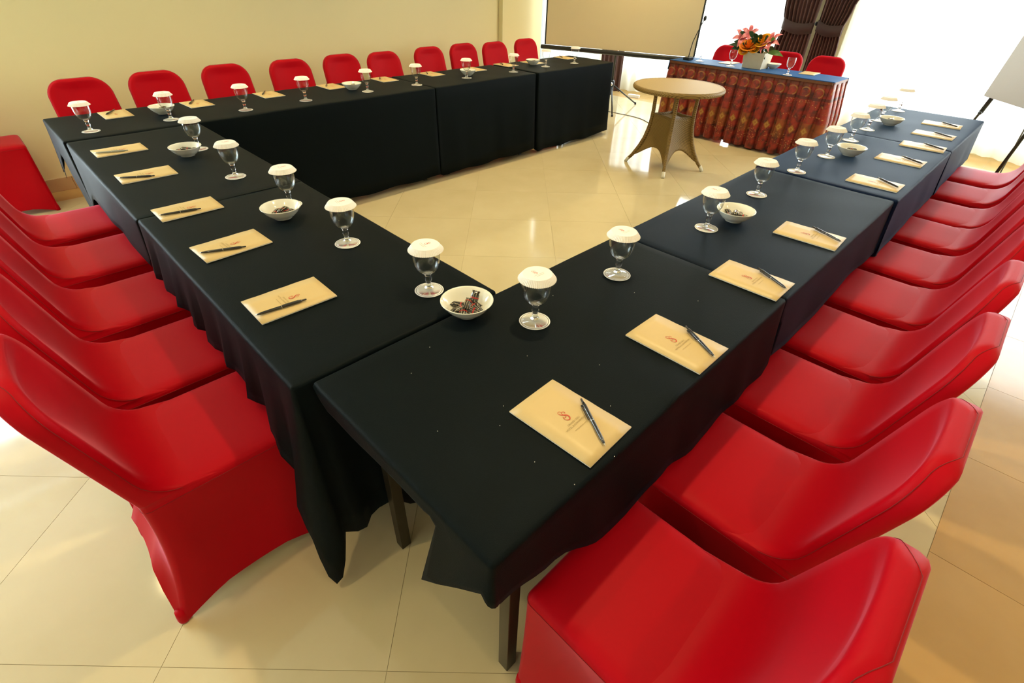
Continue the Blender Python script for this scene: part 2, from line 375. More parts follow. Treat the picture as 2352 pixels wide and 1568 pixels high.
def cloth(name, x0, x1, y0, y1, z, S, E, Nn, W, mat_, label, corners=None, wave=(.003, 2.5), seed=0, flare=.02, rump=0.0012, z_fn=None):
    """draped sheet. each side: table [(s, drop, out, tangential)] ; s in 0..1 going counter-clockwise"""
    corners = corners or {}; rnd = random.Random(seed); r = .010; step = .03
    nx, ny = max(2, int((x1 - x0) / step)), max(2, int((y1 - y0) / step))
    V, F = [], []; idx = {}
    a = [rnd.uniform(0, 6) for _ in range(6)]
    rs_, re_, rn_, rw_ = [(.003 if sum(q_[1] for q_ in tb) / len(tb) < .06 and tb[len(tb) // 2][1] < .03 else r) for tb in (S, E, Nn, W)]
    for j in range(ny + 1):
        for i in range(nx + 1):
            x = x0 + rw_ + (x1 - x0 - rw_ - re_) * i / nx; y = y0 + rs_ + (y1 - y0 - rs_ - rn_) * j / ny
            dz = rump * (math.sin(x * 7 + a[0]) * math.sin(y * 11 + a[1]) + .5 * math.sin(x * 17 + y * 9 + a[2]))
            if z_fn: dz += z_fn(x, y)
            idx[i, j] = len(V); V.append((x, y, z + dz))
    for j in range(ny):
        for i in range(nx): F.append((idx[i, j], idx[i + 1, j], idx[i + 1, j + 1], idx[i, j + 1]))
    per = []
    def side(tab, pts, n, tg, rr_):
        m = len(pts) - 1
        for k, p in enumerate(pts):
            d, o, tn = interp(tab, k / m); per.append((p, n, tg, d, o, tn, rr_))
    order = [(S, [idx[i, 0] for i in range(nx + 1)], (0, -1), (1, 0), 'SE'), (E, [idx[nx, j] for j in range(ny + 1)], (1, 0), (0, 1), 'NE'),
             (Nn, [idx[i, ny] for i in range(nx, -1, -1)], (0, 1), (-1, 0), 'NW'), (W, [idx[0, j] for j in range(ny, -1, -1)], (-1, 0), (0, -1), 'SW')]
    rl = [rs_, re_, rn_, rw_]
    for q, (tab, pts, n, tg, cn) in enumerate(order):
        side(tab, pts, n, tg, rl[q])
        nt = order[(q + 1) % 4]; d0, o0, _ = interp(tab, 1); d1, o1, _ = interp(nt[0], 0)
        for k in range(1, 8):
            f = k / 8; an = f * PI / 2; n2 = (n[0] * math.cos(an) + tg[0] * math.sin(an), n[1] * math.cos(an) + tg[1] * math.sin(an)); t2 = (-n2[1], n2[0])
            bump_ = math.sin(f * PI) ** 2; cd, co = corners.get(cn, (0, 0))
            per.append((pts[-1], n2, t2, d0 + (d1 - d0) * f + cd * bump_, o0 + (o1 - o0) * f + co * bump_, 0, rl[q] + (rl[(q + 1) % 4] - rl[q]) * f))
    K = 10; rings = []; run = 0; last = None
    for (vi, n, tg, d, o, tn, r) in per:
        x, y, zz = V[vi]
        if last: run += math.hypot(x - last[0], y - last[1]) + (.006 if (x, y) == last else 0)
        last = (x, y); ring = [vi]
        for k in range(1, K + 1):
            if k <= 3:
                an = k / 3 * PI / 2; rr = min(r, d); dx = rr * math.sin(an); dz = rr * (1 - math.cos(an)); tt = 0
            else:
                t = (k - 3) / (K - 3); dz = r + (max(d, r + .001) - r) * t; big = min(1, d / .3)
                wv = wave[0] * big * t * (math.sin(run * wave[1] * 2 * PI / 1.2 + a[3]) + .5 * math.sin(run * wave[1] * 1.7 * 2 * PI / 1.2 + a[4]))
                dx = r + (flare * big + o) * t ** 1.3 + wv + wave[0] * big * t; tt = tn * t ** 1.5
                hz = 0.006 * big * t * math.sin(run * 14 + a[5]); dz += hz
            ring.append(len(V)); V.append((x + n[0] * dx + tg[0] * tt, y + n[1] * dx + tg[1] * tt, zz - dz))
        rings.append(ring)
    for q in range(len(rings)):
        A, B = rings[q], rings[(q + 1) % len(rings)]
        for k in range(K):
            f = [A[k], A[k + 1], B[k + 1], B[k]]; f2 = []
            for v in f:
                if v not in f2: f2.append(v)
            if len(f2) >= 3: F.append(tuple(f2))
    o = mobj(name, mesh(name, V, F), mat_, None, True)
    sm = o.modifiers.new('thick', 'SOLIDIFY'); sm.thickness = 0.0012; sm.offset = 0
    return tag(o, label, 'tablecloth', 'dark tablecloths of the meeting tables')
def flat(d, o=0.0): return [(0, d, o, 0), (1, d, o, 0)]
N0 = flat(.008)
Z = 0.7385
def wrinkle(x, y):
    s = 0
    for (cx, cy, ang, ln, wd, h) in ((.62, .03, .5, .10, .012, .006), (.64, .02, .15, .06, .010, .004), (.60, .10, .9, .07, .010, .004), (.62, .09, -.1, .06, .010, .003)):
        dx, dy = x - cx, y - cy; u = dx * math.cos(ang) + dy * math.sin(ang); v = -dx * math.sin(ang) + dy * math.cos(ang)
        s += h * math.exp(-(u / ln) ** 2 - (v / wd) ** 2)
    return s
cloth('tablecloth', 0, 1.225, 0, .63, Z, [(0, .115, .0, 0), (.12, .16, .0, 0), (.28, .235, .01, 0), (.40, .215, .01, 0), (.55, .245, .01, 0), (.75, .232, .01, 0), (.95, .245, .01, 0), (1, .235, 0, 0)], N0,
      [(0, .69, 0, 0), (.44, .69, 0, 0), (.47, .008, 0, 0), (1, .008, 0, 0)],
      [(0, .008, 0, 0), (.08, .045, 0, 0), (.70, .035, 0, 0), (.80, .03, .0, -.02), (.87, .285, .015, -.10), (.93, .15, .015, -.04), (1, .075, .01, 0)], M_cloth,
      'black tablecloth on the nearest corner table with a hanging pointed corner', {'SW': (0.0, .01)}, seed=1, rump=.0008, z_fn=wrinkle, wave=(.004, 5))
cloth('tablecloth', 1.228, 2.45, 0, .63, Z + .0012, [(0, .22, 0, -.02), (.3, .25, 0, 0), (.6, .22, 0, 0), (1, .24, 0, .02)], [(0, .24, 0, 0), (.1, .01, 0, 0), (1, .008, 0, 0)], flat(.69), [(0, .008, 0, 0), (.9, .01, 0, 0), (1, .22, .0, 0)], M_cloth_partlit,
      'dark navy tablecloth, second from the near corner in the right-hand row', seed=2)
cloth('tablecloth', 2.452, 3.605, -.012, .64, Z + .004, [(0, .26, .0, -.03), (.1, .25, 0, 0), (.5, .24, 0, 0), (1, .25, 0, .02)], [(0, .25, 0, 0), (.1, .01, 0, 0), (1, .008, 0, 0)], flat(.69), [(0, .012, 0, 0), (.9, .014, 0, 0), (1, .26, .0, 0)], M_cloth_lit,
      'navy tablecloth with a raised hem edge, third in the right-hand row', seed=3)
cloth('tablecloth', 3.608, 4.75, -.012, .64, Z + .004, [(0, .25, 0, -.02), (.5, .24, 0, 0), (1, .26, 0, 0)], flat(.3), flat(.69), [(0, .008, 0, 0), (.9, .01, 0, 0), (1, .25, .0, 0)], M_cloth_lit,
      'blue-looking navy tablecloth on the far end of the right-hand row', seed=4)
cloth('tablecloth', -.045, .608, .637, 1.925, Z, [(0, .55, .02, 0), (.10, .57, .0, 0), (.24, .555, .0, 0), (.5, .70, .01, 0), (1, .71, 0, 0)], flat(.69), N0,
      [(0, .20, 0, 0), (.6, .20, 0, 0), (.80, .22, .0, 0), (.88, .28, .0, 0), (.97, .42, .02, 0), (1, .50, .03, 0)], M_cloth,
      'black tablecloth of the left-hand side, nearer one, its corner reaching the floor', {'SW': (.19, .04)}, seed=5, wave=(.014, 8))
cloth('tablecloth', -.05, .610, 1.928, 3.262, Z + .001, N0, flat(.69), N0, [(0, .45, 0, 0), (.2, .22, 0, 0), (1, .2, 0, 0)], M_cloth,
      'black tablecloth of the left-hand side, farther one', seed=6)
cloth('tablecloth', -.06, 2.40, 3.283, 3.925, Z + .003, [(0, .60, 0, 0), (.1, .69, .0, 0), (1, .70, .0, 0)], [(0, .69, -.02, 0), (.1, .05, 0, 0), (1, .02, 0, 0)], flat(.24),
      [(0, .30, .01, 0), (.12, .33, .02, 0), (.28, .16, .0, 0), (.5, .3, 0, 0), (1, .6, 0, 0)], M_cloth,
      'long black tablecloth at the left end of the row by the cream wall', {'NW': (.05, .02)}, seed=7, wave=(.0015, 4), flare=.008)
cloth('tablecloth', 2.405, 3.60, 3.283, 3.925, Z + .003, [(0, .71, -.01, .01), (.2, .70, .01, 0), (.8, .69, .02, 0), (1, .685, .02, 0)], [(0, .68, -.02, 0), (.1, .05, 0, 0), (1, .02, 0, 0)], flat(.24), [(0, .02, 0, 0), (.9, .05, 0, 0), (1, .71, -.02, 0)], M_cloth,
      'black tablecloth, middle one of the row by the cream wall', seed=8, wave=(.003, 4), flare=.010)
cloth('tablecloth', 3.635, 4.84, 3.283, 3.925, Z + .003, [(0, .72, .02, 0), (.1, .72, .0, 0), (.8, .715, .01, 0), (1, .69, .02, 0)], [(0, .66, 0, 0), (.5, .68, 0, 0), (1, .5, 0, 0)], flat(.24), [(0, .02, 0, 0), (.9, .05, 0, 0), (1, .70, -.01, 0)], M_cloth,
      'black tablecloth at the far right end of the row by the cream wall', seed=9, wave=(.003, 4), flare=.010)

# ------------------------------------------------------------------ covered banquet chair; front of seat at y=0 facing +y, origin under seat front centre
def rring(hw, y0, y1, rc, n=6, m=10):
    """rounded rectangle, CCW from the front-right; returns points with corner weight (1 at corner, 0 mid side) and side id"""
    pts = []
    cs = [((hw - rc, y1 - rc), 0), ((-hw + rc, y1 - rc), 90), ((-hw + rc, y0 + rc), 180), ((hw - rc, y0 + rc), 270)]
    for q, ((cx, cy), a0) in enumerate(cs):
        for k in range(n + 1):
            an = math.radians(a0 + 90 * k / n); pts.append((cx + rc * math.cos(an), cy + rc * math.sin(an), 0.0, q))
        (nx_, ny_), a1 = cs[(q + 1) % 4]
        ex, ey = pts[-1][0], pts[-1][1]; an = math.radians(a1); sx, sy = nx_ + rc * math.cos(an), ny_ + rc * math.sin(an)
        for k in range(1, m):
            f = k / m; pts.append((ex + (sx - ex) * f, ey + (sy - ey) * f, math.sin(f * PI), q))
    return pts
def make_chair():
    t = empty('banquet_chair'); SH = .47
    R = rring(.190, -.405, .0, .022); n = len(R)
    # ---- skirt
    Ff = rring(.200, -.475, .0, .014)
    V = []; K = 12
    for k in range(K + 1):
        tt = k / K
        for i in range(n):
            a, b_ = R[i], Ff[i]
            q, cw = b_[3], b_[2]
            arch = {0: .05, 1: .035, 2: .17, 3: .035}[q]
            ar = arch * min(1, cw * 1.25) if q != 2 else arch * min(1, cw * 1.8) ** .7
            e = tt ** (2.0 if cw < .2 else 1.7)
            x = a[0] + (b_[0] - a[0]) * e; y = a[1] + (b_[1] - a[1]) * e
            pin = .022 * cw * math.sin(tt * PI) + .02 * cw * tt
            nx_, ny_ = {0: (0, -1), 1: (1, 0), 2: (0, 1), 3: (-1, 0)}[q]
            x += nx_ * pin; y += ny_ * pin
            z = SH - .022 + (ar + .004 - (SH - .022)) * tt
            V.append((x, y, z))
    F = [(k * n + i, k * n + (i + 1) % n, (k + 1) * n + (i + 1) % n, (k + 1) * n + i) for k in range(K) for i in range(n)]
    o = mobj('skirt', mesh('skirt', V, [f[::-1] for f in F]), M_red, t, True)
    # ---- seat cover with rolled edge, slightly crowned
    prof = [(0, -.022), (.0015, -.011), (.007, -.004), (.016, .000), (.04, .003), (.10, .004), (.16, .004)]
    V = []
    for ins, dz in prof:
        hw = .190 - ins; yc0, yc1 = -.405 + min(ins, .19), -ins
        for p in rring(hw, yc0, yc1, max(.022 - ins * .2, .008)): V.append((p[0], p[1], SH + dz))
    F = [(k * n + i, k * n + (i + 1) % n, (k + 1) * n + (i + 1) % n, (k + 1) * n + i) for k in range(len(prof) - 1) for i in range(n)]
    F = F + [tuple((len(prof) - 1) * n + i for i in range(n))]
    o = mobj('seat_cover', mesh('seat_cover', V, F), M_red, t, True)
    # ---- backrest cover: closed slab, flowing out of the seat
    H0, H1 = .445, .868; K = 26; V = []; nn = None; hwb = .190
    def sect(z, tt):
        h = (z - .47) / (H1 - .47)
        fl = min(1, max(0, (z - .4738) / .075)); yf = -.352 - .104 * max(h, 0) + .070 * (1 - math.sqrt(max(0, 1 - (1 - fl) ** 2))) ** 1.0
        yr = -.404 - .102 * max(h, 0)
        if z < .4741: yf += (.4741 - z) * 5
        rc = .105; dzt = H1 - z; hw = hwb - .010 * max(0, h) - (.0012 if z < .4741 else 0)
        if dzt < rc: hw = hw - rc + math.sqrt(max(0, rc * rc - (rc - dzt) ** 2)) * 1.0
        th = yf - yr
        if dzt < .018:
            c = (yf + yr) / 2; s_ = math.sqrt(max(0, 1 - ((.018 - dzt) / .018) ** 2)); yf = c + (yf - c) * max(s_, .05); yr = c + (yr - c) * max(s_, .05)
        return hw, yf, yr
    zs = [H0 + (H1 - .11 - H0) * (i / 14) ** 1.0 for i in range(15)] + [H1 - .11 + .11 * math.sin(i / 11 * PI / 2) for i in range(1, 12)]
    zs = [.447, .460, .4725, .4741, .4748, .4762, .479, .483, .489, .498, .511, .53, .555, .59, .63, .68, .72] + [H1 - .11 + .11 * math.sin(i / 11 * PI / 2) for i in range(0, 12)]
    for z in zs:
        hw, yf, yr = sect(z, 0); er = min(.014, (yf - yr) / 2 * .9, hw * .9)
        ring = []
        for k in range(13):      # front face left->right, slightly dished
            f = k / 12; x = -(hw - er) + 2 * (hw - er) * f; ring.append((x, yf - .020 * math.sin(f * PI) * min(1, max(0, (z - .50) / .08)) * min(1, max(0, (H1 - z - .004) / .06)), z))
        for k in range(1, 6):
            an = PI / 2 - PI / 2 * k / 3 if k <= 3 else 0
        ring.append((hw - er * .3, yf - er * .3, z)); ring.append((hw, yf - er, z)); ring.append((hw, yr + er, z)); ring.append((hw - er * .3, yr + er * .3, z))
        for k in range(13):
            f = k / 12; x = (hw - er) - 2 * (hw - er) * f; ring.append((x, yr, z))
        ring.append((-hw + er * .3, yr + er * .3, z)); ring.append((-hw, yr + er, z)); ring.append((-hw, yf - er, z)); ring.append((-hw + er * .3, yf - er * .3, z))
        nn = len(ring); V += ring
    F = [(k * nn + i, (k + 1) * nn + i, (k + 1) * nn + (i + 1) % nn, k * nn + (i + 1) % nn) for k in range(len(zs) - 1) for i in range(nn)]
    F.append(tuple((len(zs) - 1) * nn + i for i in range(nn))[::-1])
    o = mobj('backrest_cover', mesh('backrest_cover', V, F), M_red, t, True)
    bmx = bmesh.new(); bmx.from_mesh(o.data); bmesh.ops.recalc_face_normals(bmx, faces=bmx.faces); bmx.to_mesh(o.data); bmx.free()
    # ---- stitched seams along the backrest edges and along the seat sides
    def seam_pts(off):
        P_ = []
        for z in zs[4:]:
            hw, yf, yr = sect(z, 0)
            P_.append((hw + .0006, (yf - .013) if off == 0 else yr + .012, z))
        return P_
    for off in (0,):
        pr = seam_pts(off); full = [(x, y, z) for x, y, z in pr] + [(-x, y, z) for x, y, z in reversed(pr)]
        bm = bmesh.new(); tube(bm, full, .0007, 5); bmobj('back_seam', bm, M_redseam, t, True)
    bm = bmesh.new(); q = [(p[0] * 1.003, p[1] + (.0006 if p[1] > -.2 else -.0002), SH - .0215) for p in R]; q.append(q[0]); tube(bm, q, .0007, 5); bmobj('seat_seam', bm, M_redseam, t, True)
    # ---- foot pockets
    for sx in (-1, 1):
        for y in (-.463, -.012):
            bm = bmesh.new(); lathe(bm, [(0, 0), (.012, 0), (.0155, .004), (.0165, .014), (.0145, .034), (.012, .05), (0, .052)], 14, Matrix.Translation((sx * .187, y, 0)))
            bmobj('foot_pocket', bm, M_red, t, True)
    return t
ORD = ['first', 'second', 'third', 'fourth', 'fifth', 'sixth', 'seventh', 'eighth', 'ninth', 'tenth', 'eleventh']
ch0 = make_chair(); used = [False]
def chair(x, y, rz, label, group):
    if not used[0]:
        c = ch0; used[0] = True; c.location = (x, y, 0); c.rotation_euler = (0, 0, rz)
    else: c = copy_tree(ch0, (x, y, 0), rz)
    tag(c, label, 'chair', group)
# right-hand row: chairs face +y
for k, x in enumerate([.300, .755, 1.21, 1.645, 2.095, 2.545, 3.02, 3.43, 3.92, 4.385]):
    lab = {0: 'red covered chair nearest the camera at bottom right', 9: 'red covered chair at the far end of the right-hand row, by the window'}.get(k, 'red covered chair, %s from the near corner in the right-hand row' % ORD[k])
    chair(x, .026 + [-.006, -.004, .002, .004, -.006, 0, .004, 0, .006, .01][k], [.0, .0, .01, -.01, .01, 0, -.01, .01, 0, .02][k], lab, 'chairs of the right-hand row')
# left-hand row: chairs face +x
for k, y in enumerate([.985, 1.415, 1.885, 2.385, 2.865]):
    lab = {0: 'red covered chair nearest the camera at left, fully in view beside the hanging cloth corner'}.get(k, 'red covered chair, %s from the camera along the left-hand tables' % ORD[k])
    chair([-.010, -.004, .0, -.002, -.006][k], y, -PI / 2, lab, 'chairs of the left-hand tables')
chair(-.18, 4.79, -PI / 2, 'red covered chair standing in the left corner against the cream wall', 'chairs of the left-hand tables')
for k, x in enumerate([.25, .715, 1.21, 1.74, 2.24, 2.665, 3.24, 3.72, 4.135, 4.68]):
    chair(x, [3.955, 3.975, 4.01, 3.985, 4.02, 3.96, 4.02, 4.05, 3.98, 4.02][k], PI + [.03, .02, 0, .01, 0, .02, 0, -.02, 0, 0][k], 'red covered chair against the cream wall, %s from the left behind the tables' % ORD[k], 'chairs along the cream wall')
for k, y in enumerate([1.585, 2.02, 2.68]):
    chair(5.86, y, PI / 2, ['red covered chair behind the head table, at its right end', 'red covered chair behind the head table, right of the flowers', 'red covered chair behind the head table, half hidden by the flower box'][k], 'chairs behind the head table')

# ------------------------------------------------------------------ things on the tables
def ribbon(bm, pts, w_, z):
    pts = [Vector((p[0], p[1], 0)) for p in pts]; n = len(pts); L_, R_ = [], []
    for i, p in enumerate(pts):
        d = (pts[min(i + 1, n - 1)] - pts[max(i - 1, 0)]).normalized(); nn = Vector((-d.y, d.x, 0)); ww = w_(i / (n - 1)) / 2
        L_.append(bm.verts.new((p.x + nn.x * ww, p.y + nn.y * ww, z))); R_.append(bm.verts.new((p.x - nn.x * ww, p.y - nn.y * ww, z)))
    for i in range(n - 1): bm.faces.new((R_[i], R_[i + 1], L_[i + 1], L_[i]))
def smooth(pts, it=2):
    for _ in range(it):
        q = [pts[0]]
        for a, b_ in zip(pts, pts[1:]): q += [(a[0] * .75 + b_[0] * .25, a[1] * .75 + b_[1] * .25), (a[0] * .25 + b_[0] * .75, a[1] * .25 + b_[1] * .75)]
        q.append(pts[-1]); pts = q
    return pts
S1 = [(.0008, .0245), (.0016, .028), (.0002, .0303), (-.0038, .0306), (-.0064, .0290), (-.0066, .0253), (-.0055, .0212), (-.0023, .0178), (.0017, .0152), (.0050, .0108), (.0052, .0048), (.002, .0006), (-.001, -.001), (-.004, -.0002), (-.0069, .0018), (-.0092, .0060), (-.0080, .0103), (-.0064, .0143)]
S2 = [(-.0064, .0143), (-.0075, .0113), (-.0056, .0095), (-.0016, .0088), (.0006, .0105), (.0004, .0135), (-.0013, .0161), (-.0012, .0201), (-.0001, .0232), (.003, .0248), (.0066, .0240), (.0078, .0210), (.0068, .0185), (.0048, .0190)]
def logo(bm, s, ox, oy, z):
    f = lambda L_: smooth([(ox + x * s, oy + y * s) for x, y in L_])
    ribbon(bm, f(S1), lambda t: s * (.0010 + .0018 * math.sin(PI * min(1, max(0, (t - .25) / .6)))), z)
    ribbon(bm, f(S2), lambda t: s * .0013, z)
def text_mesh(s, size, x, y, z):
    c = bpy.data.curves.new('lettering', 'FONT'); c.body = s; c.size = size; c.align_x = 'CENTER'; c.resolution_u = 2
    o = bpy.data.objects.new('tmp_text', c); COL.objects.link(o); bpy.context.view_layer.update()
    dg = bpy.context.evaluated_depsgraph_get(); me = bpy.data.meshes.new_from_object(o.evaluated_get(dg)); bpy.data.objects.remove(o)
    me.transform(Matrix.Translation((x, y, z))); return me
def make_pad():
    t = empty('notepad'); hx, hy = .0755, .1105
    bm = bmesh.new(); box(bm, -hx + .0005, hx - .0005, -hy + .0005, hy - .0005, 0, .0032); bmobj('pages', bm, M_padb, t)
    V = []; nx, ny = 4, 10; F = []
    for j in range(ny + 1):
        for i in range(nx + 1):
            V.append((-hx + 2 * hx * i / nx, -hy + 2 * hy * j / ny, .0036 + .0004 * math.sin(j * 1.9 + i)))
    for j in range(ny):
        for i in range(nx): a = j * (nx + 1) + i; F.append((a, a + 1, a + nx + 2, a + nx + 1))
    o = mobj('cover', mesh('cover', V, F), M_pad, t, True); sm = o.modifiers.new('thick', 'SOLIDIFY'); sm.thickness = .0005
    bm = bmesh.new(); logo(bm, 1, 0, 0, .0046); bmobj('red_emblem', bm, M_logo, o, recalc=False)
    me = text_mesh('GRAND USSU', .0066, 0, -.0128, .0046); mobj('lettering', me, M_ink, o)
    me = text_mesh('HOTEL & CONVENTION', .0064, 0, -.0208, .0046); mobj('lettering', me, M_ink, o)
    me = text_mesh('www.grandussu.com', .0048, 0, -.0318, .0046); mobj('lettering', me, M_ink, o)
    return t
def make_pen(m_):
    t = empty('ballpoint_pen')   # lies along y, tip towards -y, centre at origin
    Rm = Matrix.Rotation(-PI / 2, 4, 'X')
    bm = bmesh.new(); lathe(bm, [(0, -.066), (.0022, -.0655), (.0030, -.060), (.0040, -.052), (.0044, -.02), (.0046, .02), (.0046, .050), (.0036, .057), (0, .0575)], 14, Rm); o = bmobj('barrel', bm, m_, t, True)
    bm = bmesh.new(); lathe(bm, [(0, -.0715), (.0006, -.071), (.0018, -.066), (.0022, -.0655)], 10, Rm); bmobj('tip', bm, M_metal, t, True)
    bm = bmesh.new(); lathe(bm, [(.0026, .056), (.0027, .069), (.0018, .0712), (0, .0715)], 10, Rm); bmobj('push_button', bm, m_, t, True)
    bm = bmesh.new(); box(bm, -.0085, -.0065, .006, .050, -.0014, .0014, .0005); box(bm, -.0085, -.003, .046, .051, -.0014, .0014, .0005); bmobj('clip', bm, m_, t)
    bm = bmesh.new(); lathe(bm, [(.00475, .000), (.00475, .0012)], 14, Rm); bmobj('ring', bm, M_metal, t, True)
    return t
Zt = .7405
pad0, pen0 = make_pad(), make_pen(M_pen); pen_g = make_pen(M_pengr); first = {}
def place(proto, key, loc, rz, label, cat, group):
    if key not in first: o = proto; first[key] = 1; o.location = loc; o.rotation_euler = (0, 0, rz)
    else: o = copy_tree(proto, loc, rz)
    return tag(o, label, cat, group)
def pad_pen(x, y, z, rz, tip, btn, plab, penlab, group, pengroup, grey=False):
    place(pad0, 'pad', (x, y, z), rz, plab, 'notepad', group)
    if tip is None: return
    c, s = math.cos(rz), math.sin(rz); mx, my = (tip[0] + btn[0]) / 2, (tip[1] + btn[1]) / 2
    an = math.atan2(btn[1] - tip[1], btn[0] - tip[0]) - PI / 2
    place(pen_g if grey else pen0, 'peng' if grey else 'pen', (x + mx * c - my * s, y + mx * s + my * c, z + .0047 + .0046), rz + an, penlab, 'pen', pengroup)
Cpads = [(.350, .129, .041, (-.012, -.100), (.062, .015)), (.777, .118, -.003, (.005, -.108), (.076, .019)), (1.26, .129, .010, (.010, -.106), (.078, .012)), (1.761, .126, .047, (.010, -.105), (.074, .010)),
         (2.631, .132, -.002, (-.014, -.102), (.070, .008)), (3.159, .147, -.003, (-.01, -.104), (.066, .008)), (3.583, .129, .052, (-.02, -.104), (.06, .005)), (3.963, .148, .001, (-.02, -.1), (.058, .012)), (4.342, .173, .058, (-.03, -.09), (.062, .012))]
for k, (x, y, r_, tp, bt) in enumerate(Cpads):
    z = Zt + (.0035 if x > 2.45 else 0.0008 if x > 1.22 else 0)
    nm = {0: 'nearest the camera on the corner table', 8: 'farthest away on the right-hand row'}.get(k, '%s from the near corner, right-hand row' % ORD[k])
    pad_pen(x, y, z, r_, tp, bt, 'cream notepad with a red emblem, ' + nm, 'black pen on the notepad ' + nm, 'notepads on the right-hand row', 'pens on the right-hand row')
Bpads = [(.124, 1.005, -.014, (.031, -.106), (.044, .028)), (.133, 1.472, .042, (.005, -.100), (.059, .021)), (.127, 1.905, .006, (.02, -.1), (.05, .03)), (.12, 2.445, -.004, (.002, -.102), (.065, .015)), (.123, 2.933, .012, (.01, -.1), (.055, .02))]
for k, (x, y, r_, tp, bt) in enumerate(Bpads):
    nm = {0: 'nearest the camera on the left-hand tables', 4: 'farthest away on the left-hand tables'}.get(k, '%s from the camera on the left-hand tables' % ORD[k])
    pad_pen(x, y, Zt + (.001 if k > 1 else 0), -PI / 2 + r_, tp, bt, 'cream notepad with a red emblem, ' + nm, ('grey' if k == 4 else 'black') + ' pen on the notepad ' + nm, 'notepads on the left-hand tables', 'pens on the left-hand tables', grey=(k == 4))
for k, (x, y) in enumerate([(.29, 3.782), (.765, 3.79), (1.262, 3.80), (1.77, 3.81), (2.275, 3.83), (2.765, 3.815), (3.255, 3.79), (3.705, 3.81), (4.05, 3.76), (4.62, 3.80)]):
    nm = '%s from left along the cream wall' % ORD[k]
    pad_pen(x, y, Zt + .003, PI + [.011, .05, .02, .03, -.02, .02, 0, .03, .05, -.03][k], (-.018, -.100), (.045, .0), 'yellowish notepad, ' + nm, 'black pen on the notepad ' + nm, 'notepads in the row by the cream wall', 'pens in the row by the cream wall')

# goblets, lids, coasters
def make_goblet():
    t = empty('water_goblet')
    bm = bmesh.new(); lathe(bm, [(.010, .058), (.0205, .062), (.030, .073), (.0368, .090), (.0400, .110), (.0402, .126), (.0385, .142), (.0370, .149), (.0362, .1495), (.0370, .141), (.0388, .126), (.0386, .110), (.0354, .091), (.0287, .075), (.019, .0645), (0, .0615)], 36)
    bmobj('bowl', bm, M_glass, t, True)
    bm = bmesh.new(); lathe(bm, [(0, .0600), (.0125, .0590), (.0100, .052), (.0080, .046), (.0100, .040), (.0105, .036), (.0078, .029), (.0078, .018), (.0100, .0125), (.013, .0098), (0, .0098)], 20)
    bmobj('stem', bm, M_glass_s, t, True)
    bm = bmesh.new(); lathe(bm, [(0, .0096), (.013, .0088), (.022, .0058), (.031, .0030), (.0350, .0018), (.0350, .0003), (0, .0003)], 36)
    bmobj('foot', bm, M_glass, t, True)
    return t
def make_lid(gob):
    n = 60 * 2; z0 = .1505
    bm = bmesh.new(); c = bm.verts.new((0, 0, z0)); r1 = [bm.verts.new((.0395 * math.cos(2 * PI * i / n), .0395 * math.sin(2 * PI * i / n), z0)) for i in range(n)]
    for i in range(n): bm.faces.new((c, r1[i], r1[(i + 1) % n]))
    t = bmobj('paper_lid', bm, M_paper, gob, recalc=False); t['label'] = 'white paper lid with a red emblem'
    bm = bmesh.new(); rings = []
    for k, (r, z) in enumerate([(.0395, .0), (.0425, -.004), (.0475, -.011), (.0512, -.016)]):
        am = [0, .0005, .0009, .0011][k]
        rings.append([bm.verts.new(((r + am * (1 if i % 2 else -1)) * math.cos(2 * PI * i / n), (r + am * (1 if i % 2 else -1)) * math.sin(2 * PI * i / n), z0 + z)) for i in range(n)])
    for a, b_ in zip(rings, rings[1:]):
        for i in range(n): bm.faces.new((a[i], b_[i], b_[(i + 1) % n], a[(i + 1) % n]))
    o = bmobj('pleated_skirt', bm, M_paper, t, recalc=False); sm = o.modifiers.new('thick', 'SOLIDIFY'); sm.thickness = .0003
    bm = bmesh.new(); logo(bm, .62, -.002, -.000, z0 + .0004); bmobj('red_emblem', bm, M_logo, t, recalc=False)
    bm = bmesh.new()
    for yy, hl in ((-.006, .017), (-.0115, .013)):
        v = [bm.verts.new(p) for p in ((-hl, yy - .0005, z0 + .0004), (hl, yy - .0005, z0 + .0004), (hl, yy + .0005, z0 + .0004), (-hl, yy + .0005, z0 + .0004))]; bm.faces.new(v)
    bmobj('lettering_lines', bm, M_inkl, t, recalc=False)
def make_coaster():
    t = empty('paper_coaster')
    bm = bmesh.new(); lathe(bm, [(0, .0), (.0435, .0), (.0438, .0005), (.0435, .001), (0, .001)], 40); bmobj('paper_disc', bm, M_paper, t)
    bm = bmesh.new(); lathe(bm, [(.0385, .00115), (.0392, .0012), (.0400, .00115)], 40); bmobj('printed_ring', bm, M_black, t)
    return t
coa0 = make_coaster(); gob0 = make_goblet(); make_lid(gob0)
last = [None]
def glass(x, y, z, rz, where, grp, lid=True):
    place(coa0, 'coa', (x, y, z), 0, 'white paper coaster under the goblet ' + where, 'coaster', 'coasters ' + grp)
    last[0] = place(gob0, 'gob', (x, y, z + .001), rz, ('clear lidded water goblet ' if lid else 'clear open water goblet ') + where, 'glass', 'goblets ' + grp)
    if not lid:
        g_ = [c_ for c_ in last[0].children if c_.name.startswith('paper_lid')][0]
        for q_ in list(g_.children): bpy.data.objects.remove(q_)
        bpy.data.objects.remove(g_)
for k, (x, y) in enumerate([(.572, .444), (.965, .446), (1.527, .428), (2.042, .455), (2.513, .457), (2.913, .447), (3.391, .466), (3.775, .48), (4.124, .496), (4.608, .498)]):
    nm = {0: 'just right of the corner sweets bowl', 9: 'at the far end of the right-hand row'}.get(k, '%s from the corner in the right-hand row' % ORD[k])
    glass(x, y, Zt + (.0035 if x > 2.45 else 0.0008 if x > 1.22 else 0), random.uniform(-.15, .15), nm, 'on the right-hand row')
